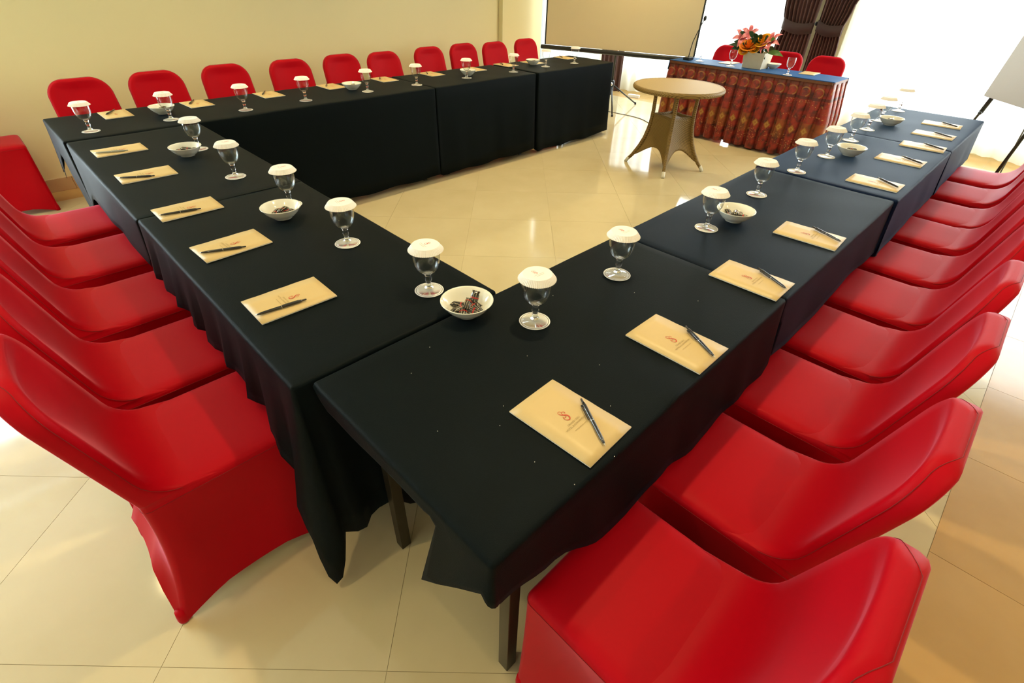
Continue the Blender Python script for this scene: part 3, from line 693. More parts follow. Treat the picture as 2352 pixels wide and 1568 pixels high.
for k, (x, y) in enumerate([(.456, .776), (.437, 1.225), (.447, 1.691), (.409, 2.168), (.428, 2.711)]):
    nm = {0: 'just left of the corner sweets bowl', 4: 'farthest along the left-hand tables'}.get(k, '%s from the corner on the left-hand tables' % ORD[k])
    glass(x, y, Zt + (.001 if k > 2 else 0), -PI / 2 + random.uniform(-.15, .15), nm, 'on the left-hand tables')
for k, (x, y) in enumerate([(.095, 3.426), (.508, 3.441), (.946, 3.421), (1.382, 3.457), (1.897, 3.477), (2.355, 3.47), (2.898, 3.475), (3.47, 3.46), (3.97, 3.50), (4.397, 3.476)]):
    glass(x, y, Zt + .003, PI + random.uniform(-.2, .2), '%s from left along the cream wall' % ORD[k], 'in the row by the cream wall')
# china bowls with wrapped sweets
bm = bmesh.new(); lathe(bm, [(0, .004), (.028, .004), (.028, 0), (.033, 0), (.034, .004), (.048, .012), (.062, .027), (.0715, .041), (.0745, .0445), (.0740, .0462), (.0715, .0455), (.0685, .0435), (.060, .030), (.046, .0160), (.030, .0085), (0, .0075)], 48)
bowl0 = bmobj('china_bowl', bm, M_china, None, True)
M_wrap, N, L, b = P('candy_wrapper'); b.inputs['Roughness'].default_value = .18; b.inputs['Coat Weight'].default_value = .5
tc = N.new('ShaderNodeTexCoord'); sx = N.new('ShaderNodeSeparateXYZ'); L.new(tc.outputs['Object'], sx.inputs[0])
wv = N.new('ShaderNodeTexWave'); wv.inputs['Scale'].default_value = 48; wv.inputs['Distortion'].default_value = 4; wv.bands_direction = 'Y'; L.new(tc.outputs['Object'], wv.inputs['Vector'])
cr = N.new('ShaderNodeValToRGB'); cr.color_ramp.interpolation = 'CONSTANT'
e = cr.color_ramp.elements; e[0].color = (.012, .010, .008, 1); e[1].position = .90; e[1].color = (.34, .29, .20, 1)
L.new(wv.outputs['Fac'], cr.inputs[0])
mr = N.new('ShaderNodeMath'); mr.operation = 'LESS_THAN'; mr.inputs[1].default_value = .0022
ab = N.new('ShaderNodeMath'); ab.operation = 'ABSOLUTE'; sb = N.new('ShaderNodeMath'); sb.operation = 'SUBTRACT'; sb.inputs[1].default_value = .006
L.new(sx.outputs['X'], sb.inputs[0]); L.new(sb.outputs[0], ab.inputs[0]); L.new(ab.outputs[0], mr.inputs[0])
mx = N.new('ShaderNodeMix'); mx.data_type = 'RGBA'; mx.inputs['B'].default_value = (.34, .012, .008, 1); L.new(mr.outputs[0], mx.inputs['Factor']); L.new(cr.outputs[0], mx.inputs['A'])
L.new(mx.outputs['Result'], b.inputs['Base Color'])
V, F = [], []
nx, ny = 14, 6
for side_ in (1, -1):
    for i in range(nx + 1):
        for j in range(ny + 1):
            u, v = i / nx * 2 - 1, j / ny * 2 - 1; fl = 1 if abs(u) < .7 else max(0, (1 - abs(u)) / .3) ** .6
            h = .0062 * fl * math.sqrt(max(0, 1 - v ** 2 * .98)) + .0003; wdt = .0095 * (1 - .25 * math.exp(-((abs(u) - .74) / .08) ** 2))
            V.append((u * .022, v * wdt, side_ * h + .0009 * math.sin(v * 9) * (abs(u) > .75)))
m_ = (nx + 1) * (ny + 1)
for s_ in (0, 1):
    for i in range(nx):
        for j in range(ny):
            a = s_ * m_ + i * (ny + 1) + j; q = (a, a + ny + 1, a + ny + 2, a + 1); F.append(q if s_ == 0 else q[::-1])
me_candy = mesh('wrapped_candy', V, F)
for v_ in me_candy.vertices: v_.co *= 1.22
candy0 = mobj('wrapped_candy', me_candy, M_wrap, None, True)
bowls = [(.458, .600, 'at the inner corner of the tables', 8), (.368, 1.585, 'nearer on the left-hand tables', 6), (.352, 2.635, 'farther on the left-hand tables', 6),
         (.520, 3.635, 'first along the cream wall', 5), (1.845, 3.615, 'second along the cream wall', 4), (3.0, 3.575, 'third along the cream wall', 4), (3.96, 3.67, 'fourth along the cream wall', 4),
         (1.680, .392, 'nearest in the right-hand row', 6), (3.045, .372, 'middle in the right-hand row', 5), (4.045, .420, 'farthest in the right-hand row', 5)]
def sect_name(an, x, y):
    rel = math.degrees(an - math.atan2(y + .313, x + .288)) % 360
    return ['at the back', 'back left', 'at left', 'front left', 'at the front', 'front right', 'at right', 'back right'][int(((rel + 22.5) % 360) // 45)]
CL = ['front', 'back left', 'upright right', 'middle', 'left', 'right', 'top']
for k, (x, y, nm, cnt) in enumerate(bowls):
    z = Zt + (.003 if y > 3 else .0035 if x > 2.45 else .001)
    b_ = bowl0 if k == 0 else bowl0.copy()
    if k: COL.objects.link(b_)
    b_.location = (x, y, z); tag(b_, 'small white china bowl of sweets ' + nm, 'bowl', 'china bowls on the tables')
    rnd = random.Random(50 + k)
    for q in range(cnt):
        c_ = candy0 if (k == 0 and q == 0) else candy0.copy()
        if not (k == 0 and q == 0): COL.objects.link(c_)
        an = 2 * PI * q / (cnt - 1) + rnd.uniform(-.15, .15); rr = .024 if q < cnt - 1 else .004
        zz = .0215 if q < cnt - 1 else .031
        c_.location = (x + rr * math.cos(an), y + rr * math.sin(an), z + zz); c_.rotation_euler = (rnd.uniform(-.4, .4), rnd.uniform(-.15, .15), rnd.uniform(0, 6.28))
        if k == 0 and q == 1: c_.location = (x + .030, y + .004, z + .030); c_.rotation_euler = (0.3, -1.0, .35)
        tag(c_, 'black wrapped sweet' + (', on top, in the bowl ' if q == cnt - 1 else ', %s, in the bowl ' % sect_name(an, x, y)) + nm, 'candy', 'sweets in the bowl ' + nm)
# crumbs on the near cloths
bm = bmesh.new()
for x, y in [(.284, .168), (.274, .259), (.227, .221), (.21, .102), (.451, .093), (.338, -.0), (.226, .012), (.284, .545), (.443, .348), (.71, .498), (.909, .34), (1.012, .182), (.189, .492), (.55, .2), (.12, .3)]:
    bmesh.ops.create_icosphere(bm, subdivisions=1, radius=.0011, matrix=Matrix.Translation((x, y, Zt + .0012)))
tag(bmobj('crumbs', bm, M_dust), 'tiny pale crumbs scattered on the nearest black tablecloth', 'crumbs', kind='stuff')
#PART2
# ------------------------------------------------------------------ head table with pleated batik skirt
ht = table('head_table', 5.585, 5.975, 1.27, 3.0, 'long head table hidden under a blue cloth and batik skirt by the windows', cat='table')
M_batik, N, L, b = P('red_gold_batik'); b.inputs['Roughness'].default_value = .5; b.inputs['Sheen Weight'].default_value = .15
def mth(op, a, b_=None, c=None):
    n = N.new('ShaderNodeMath'); n.operation = op
    for i, v in enumerate((a, b_, c)):
        if v is None: continue
        if isinstance(v, (int, float)): n.inputs[i].default_value = v
        else: L.new(v, n.inputs[i])
    return n.outputs[0]
uv = N.new('ShaderNodeUVMap'); sp = N.new('ShaderNodeSeparateXYZ'); L.new(uv.outputs[0], sp.inputs[0])
U, Vv = sp.outputs['X'], sp.outputs['Y']
fr = mth('SUBTRACT', mth('FRACT', U), .5); xm = mth('MULTIPLY', fr, .125)
def band(v, a, b_): return mth('MULTIPLY', mth('GREATER_THAN', v, a), mth('LESS_THAN', v, b_))
def ring(x, y, r, w_):
    d = mth('SQRT', mth('ADD', mth('POWER', x, 2), mth('POWER', y, 2))); return mth('LESS_THAN', mth('ABSOLUTE', mth('SUBTRACT', d, r)), w_)
axm = mth('ABSOLUTE', xm)
med = ring(xm, mth('MULTIPLY', mth('SUBTRACT', Vv, .630), .85), .034, .0045)
med = mth('MULTIPLY', med, mth('GREATER_THAN', mth('ADD', mth('MULTIPLY', xm, .8), Vv), .602))
med2 = ring(xm, mth('MULTIPLY', mth('SUBTRACT', Vv, .625), .85), .020, .0025)
dd = mth('ADD', mth('DIVIDE', axm, .026), mth('DIVIDE', mth('ABSOLUTE', mth('SUBTRACT', Vv, .285)), .042))
dia = mth('LESS_THAN', dd, 1.0); dia2 = band(dd, .42, .62); dia3 = mth('LESS_THAN', dd, .2)
vor = N.new('ShaderNodeTexVoronoi'); vor.inputs['Scale'].default_value = 1.0
cx = N.new('ShaderNodeCombineXYZ'); L.new(mth('MULTIPLY', U, 8), cx.inputs[0]); L.new(mth('MULTIPLY', Vv, 60), cx.inputs[1]); L.new(cx.outputs[0], vor.inputs['Vector'])
dots = mth('LESS_THAN', vor.outputs['Distance'], .22)
fleck = mth('MULTIPLY', dots, mth('MAXIMUM', band(Vv, .395, .425), mth('MAXIMUM', band(Vv, .10, .23), band(Vv, .50, .56))))
sprink = mth('MULTIPLY', mth('LESS_THAN', vor.outputs['Distance'], .12), 1.0)
nz = N.new('ShaderNodeTexNoise'); nz.inputs['Scale'].default_value = 1.0; nz.inputs['Detail'].default_value = 3
cx2 = N.new('ShaderNodeCombineXYZ'); L.new(mth('MULTIPLY', U, 3), cx2.inputs[0]); L.new(mth('MULTIPLY', Vv, 14), cx2.inputs[1]); L.new(cx2.outputs[0], nz.inputs['Vector'])
cr = N.new('ShaderNodeValToRGB'); e = cr.color_ramp.elements
e[0].position = .35; e[0].color = (.07, .005, .003, 1); e[1].position = .58; e[1].color = (.30, .016, .006, 1); e2 = cr.color_ramp.elements.new(.8); e2.color = (.20, .05, .010, 1)
L.new(nz.outputs['Fac'], cr.inputs[0])
def mixc(f, a, col):
    n = N.new('ShaderNodeMix'); n.data_type = 'RGBA'; L.new(f, n.inputs['Factor']); L.new(a, n.inputs['A'])
    if isinstance(col, tuple): n.inputs['B'].default_value = (*col, 1)
    else: L.new(col, n.inputs['B'])
    return n.outputs['Result']
c = cr.outputs[0]
c = mixc(mth('MULTIPLY', band(Vv, .68, .76), .6), c, (.14, .035, .008))
c = mixc(mth('MULTIPLY', band(Vv, .565, .59), .7), c, (.03, .006, .004))
alt = mth('MULTIPLY', band(Vv, .18, .36), mth('GREATER_THAN', mth('SINE', mth('MULTIPLY', mth('FLOOR', U), 2.4)), -.2))
c = mixc(mth('MULTIPLY', mth('MULTIPLY', alt, nz.outputs['Fac']), .8), c, (.30, .11, .015))
c = mixc(mth('MULTIPLY', dia, .8), c, (.36, .16, .022)); c = mixc(mth('MULTIPLY', dia2, .8), c, (.5, .30, .08)); c = mixc(dia3, c, (.35, .12, .02))
c = mixc(mth('MULTIPLY', med, .9), c, (.34, .15, .04)); c = mixc(mth('MULTIPLY', med2, .5), c, (.14, .03, .008))
c = mixc(mth('MULTIPLY', fleck, .8), c, (.60, .36, .12)); c = mixc(mth('MULTIPLY', sprink, .5), c, (.45, .20, .05))
L.new(c, b.inputs['Base Color'])
def skirt(name, path, top, bot, u0, lab=None, depth=.055):
    """box-pleated sheet along the path (list of xy corners), ridge outwards on the right-hand side of travel"""
    V, F, UVs = [], [], []; cols = []; pitch = .125; s0 = 0
    prof = [(.0, .92), (.14, 1.04), (.30, 1.08), (.46, 1.04), (.58, .9), (.63, .5), (.64, .05), (.70, 0), (.88, 0), (.94, .1), (.96, .6)]
    for a, b_ in zip(path, path[1:]):
        a, b_ = Vector(a), Vector(b_); d = b_ - a; Ln = d.length; d.normalize(); n = Vector((d.y, -d.x)); k = max(1, round(Ln / pitch)); pt = Ln / k
        for q in range(k):
            for f, h in prof: cols.append((a + d * (pt * (q + f)), n, h, (s0 + q + (f - .30) / .66 * .5 + .5 if f <= .66 else s0 + q + 1.0 + (f - .66) * .2)))
        s0 += k
    cols.append((Vector(path[-1]), n, 1, s0 + .5)); K = 14
    rnd = random.Random(3); jit = [rnd.uniform(-.006, .006) for _ in cols]
    for k in range(K + 1):
        t = k / K; z = top + (bot - top) * t
        for q, (p, n_, h, u) in enumerate(cols):
            g_ = min(1, .10 + t * 1.8) ** .9
            o_ = .003 + depth * h * g_ + jit[q] * t + .018 * t
            V.append((p.x + n_.x * o_, p.y + n_.y * o_, z + (.008 * math.sin(q * .31) if k == K else 0))); UVs.append((u + u0, z))
    m_ = len(cols)
    for k in range(K):
        for q in range(m_ - 1): a = k * m_ + q; F.append((a, a + m_, a + m_ + 1, a + 1))
    me = mesh(name, V, F); ul = me.uv_layers.new(name='UVMap')
    for lp in me.loops: ul.data[lp.index].uv = UVs[lp.vertex_index]
    o = mobj(name, me, M_batik, None, True); sm = o.modifiers.new('thick', 'SOLIDIFY'); sm.thickness = .0015; return o
# travelling towards -y along the front (outward = -x), then +x along the right-hand end (outward = -y)
sk = skirt('table_skirt', [(5.95, 3.02), (5.592, 3.02), (5.592, 1.265), (5.985, 1.265)], .741, .025, 0)
tag(sk, 'red and gold batik skirt hanging in box pleats around the head table', 'table skirt')
bm = bmesh.new(); pts = [(5.985, 3.02), (5.566, 3.02), (5.566, 1.30), (5.578, 1.268), (5.61, 1.252), (5.985, 1.252)]
def strip(bm, pts, z0, z1, th):
    v = [[bm.verts.new((x, y, z)) for x, y in pts] for z in (z0, z1)]
    for i in range(len(pts) - 1): bm.faces.new((v[0][i], v[1][i], v[1][i + 1], v[0][i + 1]))
M_band = mat('brown_gold_band', (.16, .05, .012), .5, noise=.2, nscale=30)
strip(bm, pts, .712, .7405, 0); o = bmobj('waistband', bm, M_band, sk, recalc=False); sm = o.modifiers.new('thick', 'SOLIDIFY'); sm.thickness = .003
tag(cloth('tablecloth', 5.562, 5.99, 1.248, 3.025, .7425, flat(.006), [(0, .10, 0, 0), (.1, .22, 0, 0), (1, .22, 0, 0)], flat(.10), flat(.006), M_clothh, 'bright blue tablecloth on the head table by the windows', seed=12, rump=.0006), group='blue top of the head table')
# things on the head table
hz = .7445
for k, (x, y, nm) in enumerate([(5.73, 2.74, 'at the left end of the head table'), (5.665, 2.34, 'left of the flower box on the head table'), (5.61, 1.71, 'at the right end of the head table')]):
    glass(x, y, hz, PI / 2, nm, 'on the head table', lid=False)
pad_pen(5.90, 1.60, hz, PI / 2 + .05, None, None, 'white-looking notepad at the right end of the head table', '', 'notepads on the head table', '')
pad_pen(5.88, 2.46, hz, PI / 2, None, None, 'white-looking notepad left of the flower box on the head table', '', 'notepads on the head table', '')
b_ = bowl0.copy(); COL.objects.link(b_); b_.location = (5.915, 1.985, hz); tag(b_, 'small white china dish right of the flower box on the head table', 'bowl', 'china bowls on the tables')
# gooseneck microphone
t = empty('gooseneck_microphone', (5.70, 2.87, hz), 0, 'thin black gooseneck microphone at the left end of the head table', 'microphone')
bm = bmesh.new(); box(bm, -.05, .05, -.04, .04, 0, .03, .008); bmobj('base', bm, M_black, t)
bm = bmesh.new(); tube(bm, [(0.0, 0, .03), (.01, .0, .10), (.015, -.008, .18), (.018, -.03, .25), (.02, -.055, .32), (.02, -.08, .385)], .005, 8); bmobj('gooseneck', bm, M_black, t, True)
bm = bmesh.new(); bmesh.ops.create_uvsphere(bm, u_segments=14, v_segments=10, radius=.017, matrix=Matrix.Translation((.02, -.09, .405)) @ Matrix.Diagonal((1, 1, 1.5, 1))); bmobj('foam_head', bm, M_black, t, True)

# ------------------------------------------------------------------ flower arrangement
M_vase = mat('pale_ceramic', (.62, .56, .44), .5, noise=.08, nscale=30)
M_leafd = mat('dark_leaf', (.012, .05, .012), .4, noise=.3, nscale=25); M_leafl = mat('bright_leaf', (.06, .18, .03), .4, noise=.3, nscale=25)
def petal_mat(name, c1, c2):
    m, N, L, b = P(name); b.inputs['Roughness'].default_value = .5
    tc = N.new('ShaderNodeTexCoord'); n = N.new('ShaderNodeTexNoise'); n.inputs['Scale'].default_value = 28
    cr = N.new('ShaderNodeValToRGB'); cr.color_ramp.elements[0].color = (*c1, 1); cr.color_ramp.elements[1].color = (*c2, 1); cr.color_ramp.elements[0].position = .35; cr.color_ramp.elements[1].position = .65
    L.new(tc.outputs['Object'], n.inputs['Vector']); L.new(n.outputs['Fac'], cr.inputs[0]); L.new(cr.outputs[0], b.inputs['Base Color']); return m
M_orange = petal_mat('orange_petal', (.80, .16, .01), (.90, .36, .02)); M_yellow = petal_mat('yellow_petal', (.85, .33, .01), (.90, .50, .03)); M_pink = petal_mat('pink_petal', (.75, .12, .16), (.85, .35, .36))
fa = empty('flower_arrangement', (5.80, 2.13, hz), 0, 'arrangement of pink lilies and orange roses in a pale box vase', 'flowers')
bm = bmesh.new()
w0, w1, hh = .100, .112, .145
o4 = [(-1, -1), (1, -1), (1, 1), (-1, 1)]
def vsq(wd, z): return [bm.verts.new((sx * wd, sy * wd, z)) for sx, sy in o4]
A, B, Cc, Dd = vsq(w0, 0.0), vsq(w1, hh), vsq(w1 - .012, hh), vsq(w1 - .014, hh - .03)
for p_, q_ in ((A, B), (B, Cc), (Cc, Dd)):
    for i in range(4): bm.faces.new((p_[i], p_[(i + 1) % 4], q_[(i + 1) % 4], q_[i]))
bm.faces.new(A[::-1]); bm.faces.new(Dd); bmobj('box_vase', bm, M_vase, fa)
def leaf(bm, base, tip, wd, droop=.02):
    base, tip = Vector(base), Vector(tip); d = tip - base; side = d.cross(Vector((0, 0, 1)));
    side = d.cross(Vector((-.8, 0, .45)))
    side.normalize(); n = 8; rows = []
    for i in range(n + 1):
        f = i / n; c = base + d * f + Vector((0, 0, droop * math.sin(f * PI))); ww = wd * math.sin(PI * f ** .8) + .0005
        rows.append([bm.verts.new(c - side * ww), bm.verts.new(c + Vector((0, 0, -.15 * ww))), bm.verts.new(c + side * ww)])
    for a, b_ in zip(rows, rows[1:]):
        for k in (0, 1): bm.faces.new((a[k], b_[k], b_[k + 1], a[k + 1]))
def rose(c, r, m_, nm='rose'):
    bm = bmesh.new(); rnd = random.Random(int(c[1] * 999))
    for L_, (cnt, rr, op) in enumerate([(3, .35, .15), (5, .6, .45), (6, .85, .8), (7, 1.0, 1.15)]):
        for q in range(cnt):
            a0 = 2 * PI * q / cnt + L_ * .6; wdt = 2 * PI / cnt * .75; G = []
            for i in range(5):
                row = []
                for j in range(6):
                    f, gq = i / 4, j / 5 * 2 - 1; an = a0 + gq * wdt * .9; rad = r * rr * (.25 + .75 * math.sin(f * PI / 2)) * (1 + .25 * op * f ** 3)
                    z = r * (-.6 + 1.25 * f * (1 - .25 * op)) * (1 - .12 * gq * gq) - r * .25 * op * f ** 4
                    row.append(bm.verts.new((rad * math.cos(an), rad * math.sin(an), z)))
                G.append(row)
            for i in range(4):
                for j in range(5): bm.faces.new((G[i][j], G[i + 1][j], G[i + 1][j + 1], G[i][j + 1]))
    o = bmobj(nm, bm, m_, fa, True, recalc=False); o.location = c; o.rotation_euler = (rnd.uniform(-.3, .3), -.7 + rnd.uniform(-.2, .2), 0); return o
def lily(c, r, tilt, nm='lily'):
    bm = bmesh.new()
    for q in range(6):
        an = 2 * PI * q / 6; G = []
        for i in range(8):
            f = i / 7; ww = r * .20 * math.sin(PI * min(1, f * .95 + .05)) + .001; rad = r * f; z = r * (.55 * math.sin(f * 2.0) - .35 * f ** 3)
            G.append([bm.verts.new((rad * math.cos(an) - s_ * ww * math.sin(an), rad * math.sin(an) + s_ * ww * math.cos(an), z + abs(s_) * ww * .3)) for s_ in (-1, 0, 1)])
        for a, b_ in zip(G, G[1:]):
            for k in (0, 1): bm.faces.new((a[k], b_[k], b_[k + 1], a[k + 1]))
    for q in range(5):
        an = 2 * PI * q / 5 + .3; tube(bm, [(0, 0, 0), (r * .12 * math.cos(an), r * .12 * math.sin(an), r * .5), (r * .2 * math.cos(an), r * .2 * math.sin(an), r * .7)], .0015, 5)
    o = bmobj(nm, bm, M_pink, fa, True, recalc=False); o.location = c; o.rotation_euler = tilt; return o
R0 = lambda y, z, x=0.0: (x - 0.0, y - 2.13, z - hz)
rose(R0(2.215, .955, -.11), .072, M_orange); rose(R0(2.09, 1.005, -.08), .066, M_yellow); rose(R0(2.25, .90, -.12), .04, M_yellow); rose(R0(2.14, .925, -.11), .042, M_yellow)
lily(R0(2.33, .995, -.06), .105, (.5, -.9, 0)); lily(R0(2.27, 1.03, -.03), .10, (0, -1.0, .5)); lily(R0(1.995, .985, -.06), .11, (-.5, -.9, .3)); lily(R0(2.04, .945, -.09), .075, (-.6, -1.0, 0))
rnd = random.Random(5)
for y, z, ln, ww, mt in [(2.44, .93, .13, .018, 0), (2.40, .90, .10, .028, 0), (2.20, 1.06, .10, .022, 0), (2.15, 1.05, .09, .02, 1), (2.36, 1.06, .09, .016, 0), (1.93, .92, .14, .03, 0), (1.82, .89, .20, .026, 1), (1.96, 1.03, .09, .02, 1),
                         (2.24, .88, .08, .03, 0), (2.16, .87, .08, .03, 0), (2.07, .87, .09, .028, 0), (2.03, .90, .10, .026, 0), (2.30, .93, .1, .03, 0), (2.12, .98, .07, .02, 1), (2.22, 1.01, .08, .02, 0), (2.01, .84, .08, .02, 0), (2.17, 1.03, .1, .025, 0), (2.28, .96, .09, .028, 0), (2.14, .99, .09, .026, 0), (2.31, .91, .09, .03, 0), (2.20, .885, .08, .03, 0), (2.11, .90, .08, .03, 1), (2.04, .93, .09, .028, 0), (2.37, .97, .09, .025, 0), (2.25, 1.07, .08, .02, 0), (2.10, 1.06, .08, .02, 0), (2.02, 1.05, .08, .018, 0)]:
    bm = bmesh.new(); tip = Vector(R0(y, z, -.12 + rnd.uniform(-.03, .05))); d = Vector((tip.x * .6, tip.y, tip.z - .17)); d.normalize(); leaf(bm, tip - d * ln, tip, ww, .015); bmobj('leaf', bm, (M_leafd, M_leafl)[mt], fa, True, recalc=False)
bm = bmesh.new()
for q in range(26):
    an = rnd.uniform(0, 6.28); rr = rnd.uniform(.01, .15); tube(bm, [(.4 * rr * math.cos(an), .4 * rr * math.sin(an), hh - .035), (rr * math.cos(an) * .8, rr * math.sin(an), hh + rnd.uniform(.05, .17))], .0022, 5)
bmobj('stems', bm, M_leafd, fa, True)['kind'] = 'stuff'

# ------------------------------------------------------------------ round wicker table
M_wick, N, L, b = P('woven_rattan'); b.inputs['Roughness'].default_value = .5
tc = N.new('ShaderNodeTexCoord'); w1_ = N.new('ShaderNodeTexWave'); w1_.inputs['Scale'].default_value = 38; w1_.bands_direction = 'DIAGONAL'; w2_ = N.new('ShaderNodeTexWave'); w2_.bands_direction = 'Z'; w2_.inputs['Scale'].default_value = 55
L.new(tc.outputs['Object'], w1_.inputs['Vector']); L.new(tc.outputs['Object'], w2_.inputs['Vector'])
mm = N.new('ShaderNodeMath'); mm.operation = 'MULTIPLY'; L.new(w1_.outputs['Fac'], mm.inputs[0]); L.new(w2_.outputs['Fac'], mm.inputs[1])
cr = N.new('ShaderNodeValToRGB'); cr.color_ramp.elements[0].color = (.12, .065, .010, 1); cr.color_ramp.elements[1].color = (.38, .235, .055, 1); cr.color_ramp.elements[1].position = .55
L.new(mm.outputs[0], cr.inputs[0]); L.new(cr.outputs[0], b.inputs['Base Color']); bp = N.new('ShaderNodeBump'); bp.inputs['Strength'].default_value = .5; bp.inputs['Distance'].default_value = .003; L.new(mm.outputs[0], bp.inputs['Height']); L.new(bp.outputs[0], b.inputs['Normal'])
M_wtop = mat('woven_table_top', (.38, .255, .085), .6, noise=.12, nscale=90, bump=.3, bscale=160)
wt = empty('wicker_table', (4.292, 2.156, 0), 0, 'round tan wicker table with splayed legs standing inside the table square', 'table')
ZT = .725
bm = bmesh.new(); lathe(bm, [(0, ZT - .004), (.385, ZT - .004), (.392, ZT - .012), (.392, ZT - .02), (0, ZT - .02)], 64); bmobj('woven_top', bm, M_wtop, wt)
bm = bmesh.new(); n = 96
prof = [(.388 + .020 * math.cos(a_), ZT - .022 + .021 * math.sin(a_)) for a_ in [i / 10 * 2 * PI for i in range(11)]]
lathe(bm, prof, n); o = bmobj('wrapped_rim', bm, M_wick, wt, True)
prof_leg = [(.19, .70), (.187, .60), (.185, .50), (.187, .43), (.191, .38), (.202, .32), (.222, .245), (.262, .16), (.315, .075), (.362, .02)]
ang = [math.radians(a_) for a_ in (114.7, 211.7, 293.7, 28.3)]
lp = lambda r, a_, z: (r * math.cos(a_), r * math.sin(a_), z)
for a_ in ang:
    bm = bmesh.new(); tube(bm, [lp(r, a_, z) for r, z in prof_leg], [.017, .017, .018, .019, .020, .021, .021, .019, .016, .014], 10); o = bmobj('leg', bm, M_wick, wt, True)
    bm = bmesh.new(); tube(bm, [lp(.345, a_, .048), lp(.366, a_, .012), lp(.372, a_, .0)], [.0165, .0160, .0150], 10); bmobj('end_cap', bm, mat('pale_cap', (.7, .66, .55), .4) if a_ == ang[0] else bpy.data.materials['pale_cap'], o, True)
def rz_(z):
    for (r0, z0), (r1, z1) in zip(prof_leg, prof_leg[1:]):
        if z1 <= z <= z0: return r0 + (r1 - r0) * (z0 - z) / (z0 - z1)
    return prof_leg[-1][0]
for q in range(4):
    a0, a1 = ang[q], ang[(q + 1) % 4]; V, F = [], []; nu, nk = 16, 14
    for k in range(nk + 1):
        for i in range(nu + 1):
            f = i / nu; zb = .19 - .13 * (abs(2 * f - 1)) ** 2.6; z = .475 + (zb - .475) * k / nk; r = rz_(z)
            p0, p1 = Vector(lp(r, a0, z)), Vector(lp(r, a1, z)); p = p0.lerp(p1, f); p -= Vector((p.x, p.y, 0)) * (.16 * math.sin(f * PI) ** .6); V.append(tuple(p))
    for k in range(nk):
        for i in range(nu): a_ = k * (nu + 1) + i; F.append((a_, a_ + 1, a_ + nu + 2, a_ + nu + 1))
    o = mobj('woven_panel', mesh('woven_panel', V, F), M_wick, wt, True); sm = o.modifiers.new('thick', 'SOLIDIFY'); sm.thickness = .006
bm = bmesh.new(); v = [bm.verts.new(lp(.178, a_, .455)) for a_ in (ang[3], ang[0], ang[1], ang[2])]; v2 = [bm.verts.new(lp(.178, a_, .445)) for a_ in (ang[3], ang[0], ang[1], ang[2])]
bm.faces.new(v); bm.faces.new(v2[::-1])
for i in range(4): bm.faces.new((v[i], v2[i], v2[(i + 1) % 4], v[(i + 1) % 4]))
bmobj('shelf', bm, M_wick, wt)

# ------------------------------------------------------------------ tripod projection screen
M_fab = mat('projection_fabric', (.72, .62, .42), .7, noise=.02, nscale=4)
A_, B_ = Vector((5.43, 4.905)), Vector((6.04, 2.955)); dm = (B_ - A_); SL = dm.length; dm.normalize(); rz = math.atan2(dm.y, dm.x); mid = (A_ + B_) / 2
ps = empty('projection_screen', (mid.x, mid.y, 0), rz, 'large beige projection screen with black borders on a tripod stand', 'projection screen')
# local: x along the screen, -y faces the room?  normal towards the camera side
sgn = -1 if (Vector((-math.sin(rz), math.cos(rz))).dot(Vector((-.3, -.3)) - mid) > 0) is False else 1
bm = bmesh.new(); box(bm, -SL / 2 + .065, SL / 2 - .035, -.0008, .0008, .735, 2.30); bmobj('fabric', bm, M_fab, ps)
for x0, x1 in ((-SL / 2 + .045, -SL / 2 + .0648), (SL / 2 - .0348, SL / 2 - .015)):
    bm = bmesh.new(); box(bm, x0, x1, -.0009, .0009, .735, 2.30); bmobj('black_border', bm, M_black, ps)
bm = bmesh.new(); lathe(bm, [(0, -SL / 2), (.024, -SL / 2), (.026, -SL / 2 + .01), (.026, SL / 2 - .01), (.024, SL / 2), (0, SL / 2)], 20, Matrix.Translation((0, 0, .705)) @ Matrix.Rotation(PI / 2, 4, 'Y')); bmobj('roller_case', bm, M_black, ps, True)
bm = bmesh.new(); lathe(bm, [(0, -SL / 2 + .03), (.012, -SL / 2 + .03), (.012, SL / 2 - .01), (0, SL / 2 - .01)], 12, Matrix.Translation((0, 0, 2.31)) @ Matrix.Rotation(PI / 2, 4, 'Y')); bmobj('top_rail', bm, M_black, ps, True)
hub = Vector((5.86, 3.985)); inv = Matrix.Rotation(-rz, 2)
def loc2(x, y, z): v = inv @ (Vector((x, y)) - mid); return (v.x, v.y, z)
bm = bmesh.new(); tube(bm, [loc2(hub.x, hub.y, .20), loc2(hub.x, hub.y, 1.3), loc2(hub.x, hub.y, 2.33)], .014, 12); bmobj('pole', bm, M_black, ps, True)
bm = bmesh.new(); p = loc2(hub.x, hub.y, .69); box(bm, p[0] - .03, p[0] + .03, p[1] - .03, .03 if p[1] < 0 else p[1] + .03, .675, .735, .004); bmobj('case_bracket', bm, mat('brown_bracket', (.25, .12, .08), .4), ps)
bm = bmesh.new(); p = loc2(hub.x, hub.y, 0); lathe(bm, [(0, .27), (.03, .27), (.032, .30), (.032, .36), (.02, .38), (0, .38)], 16, Matrix.Translation((p[0], p[1], 0))); bmobj('leg_collar', bm, M_black, ps, True)
bm = bmesh.new(); bmesh.ops.create_uvsphere(bm, u_segments=12, v_segments=8, radius=.024, matrix=Matrix.Translation(loc2(hub.x - .05, hub.y - .02, .335))); bmobj('clamp_knob', bm, M_metal, ps, True)
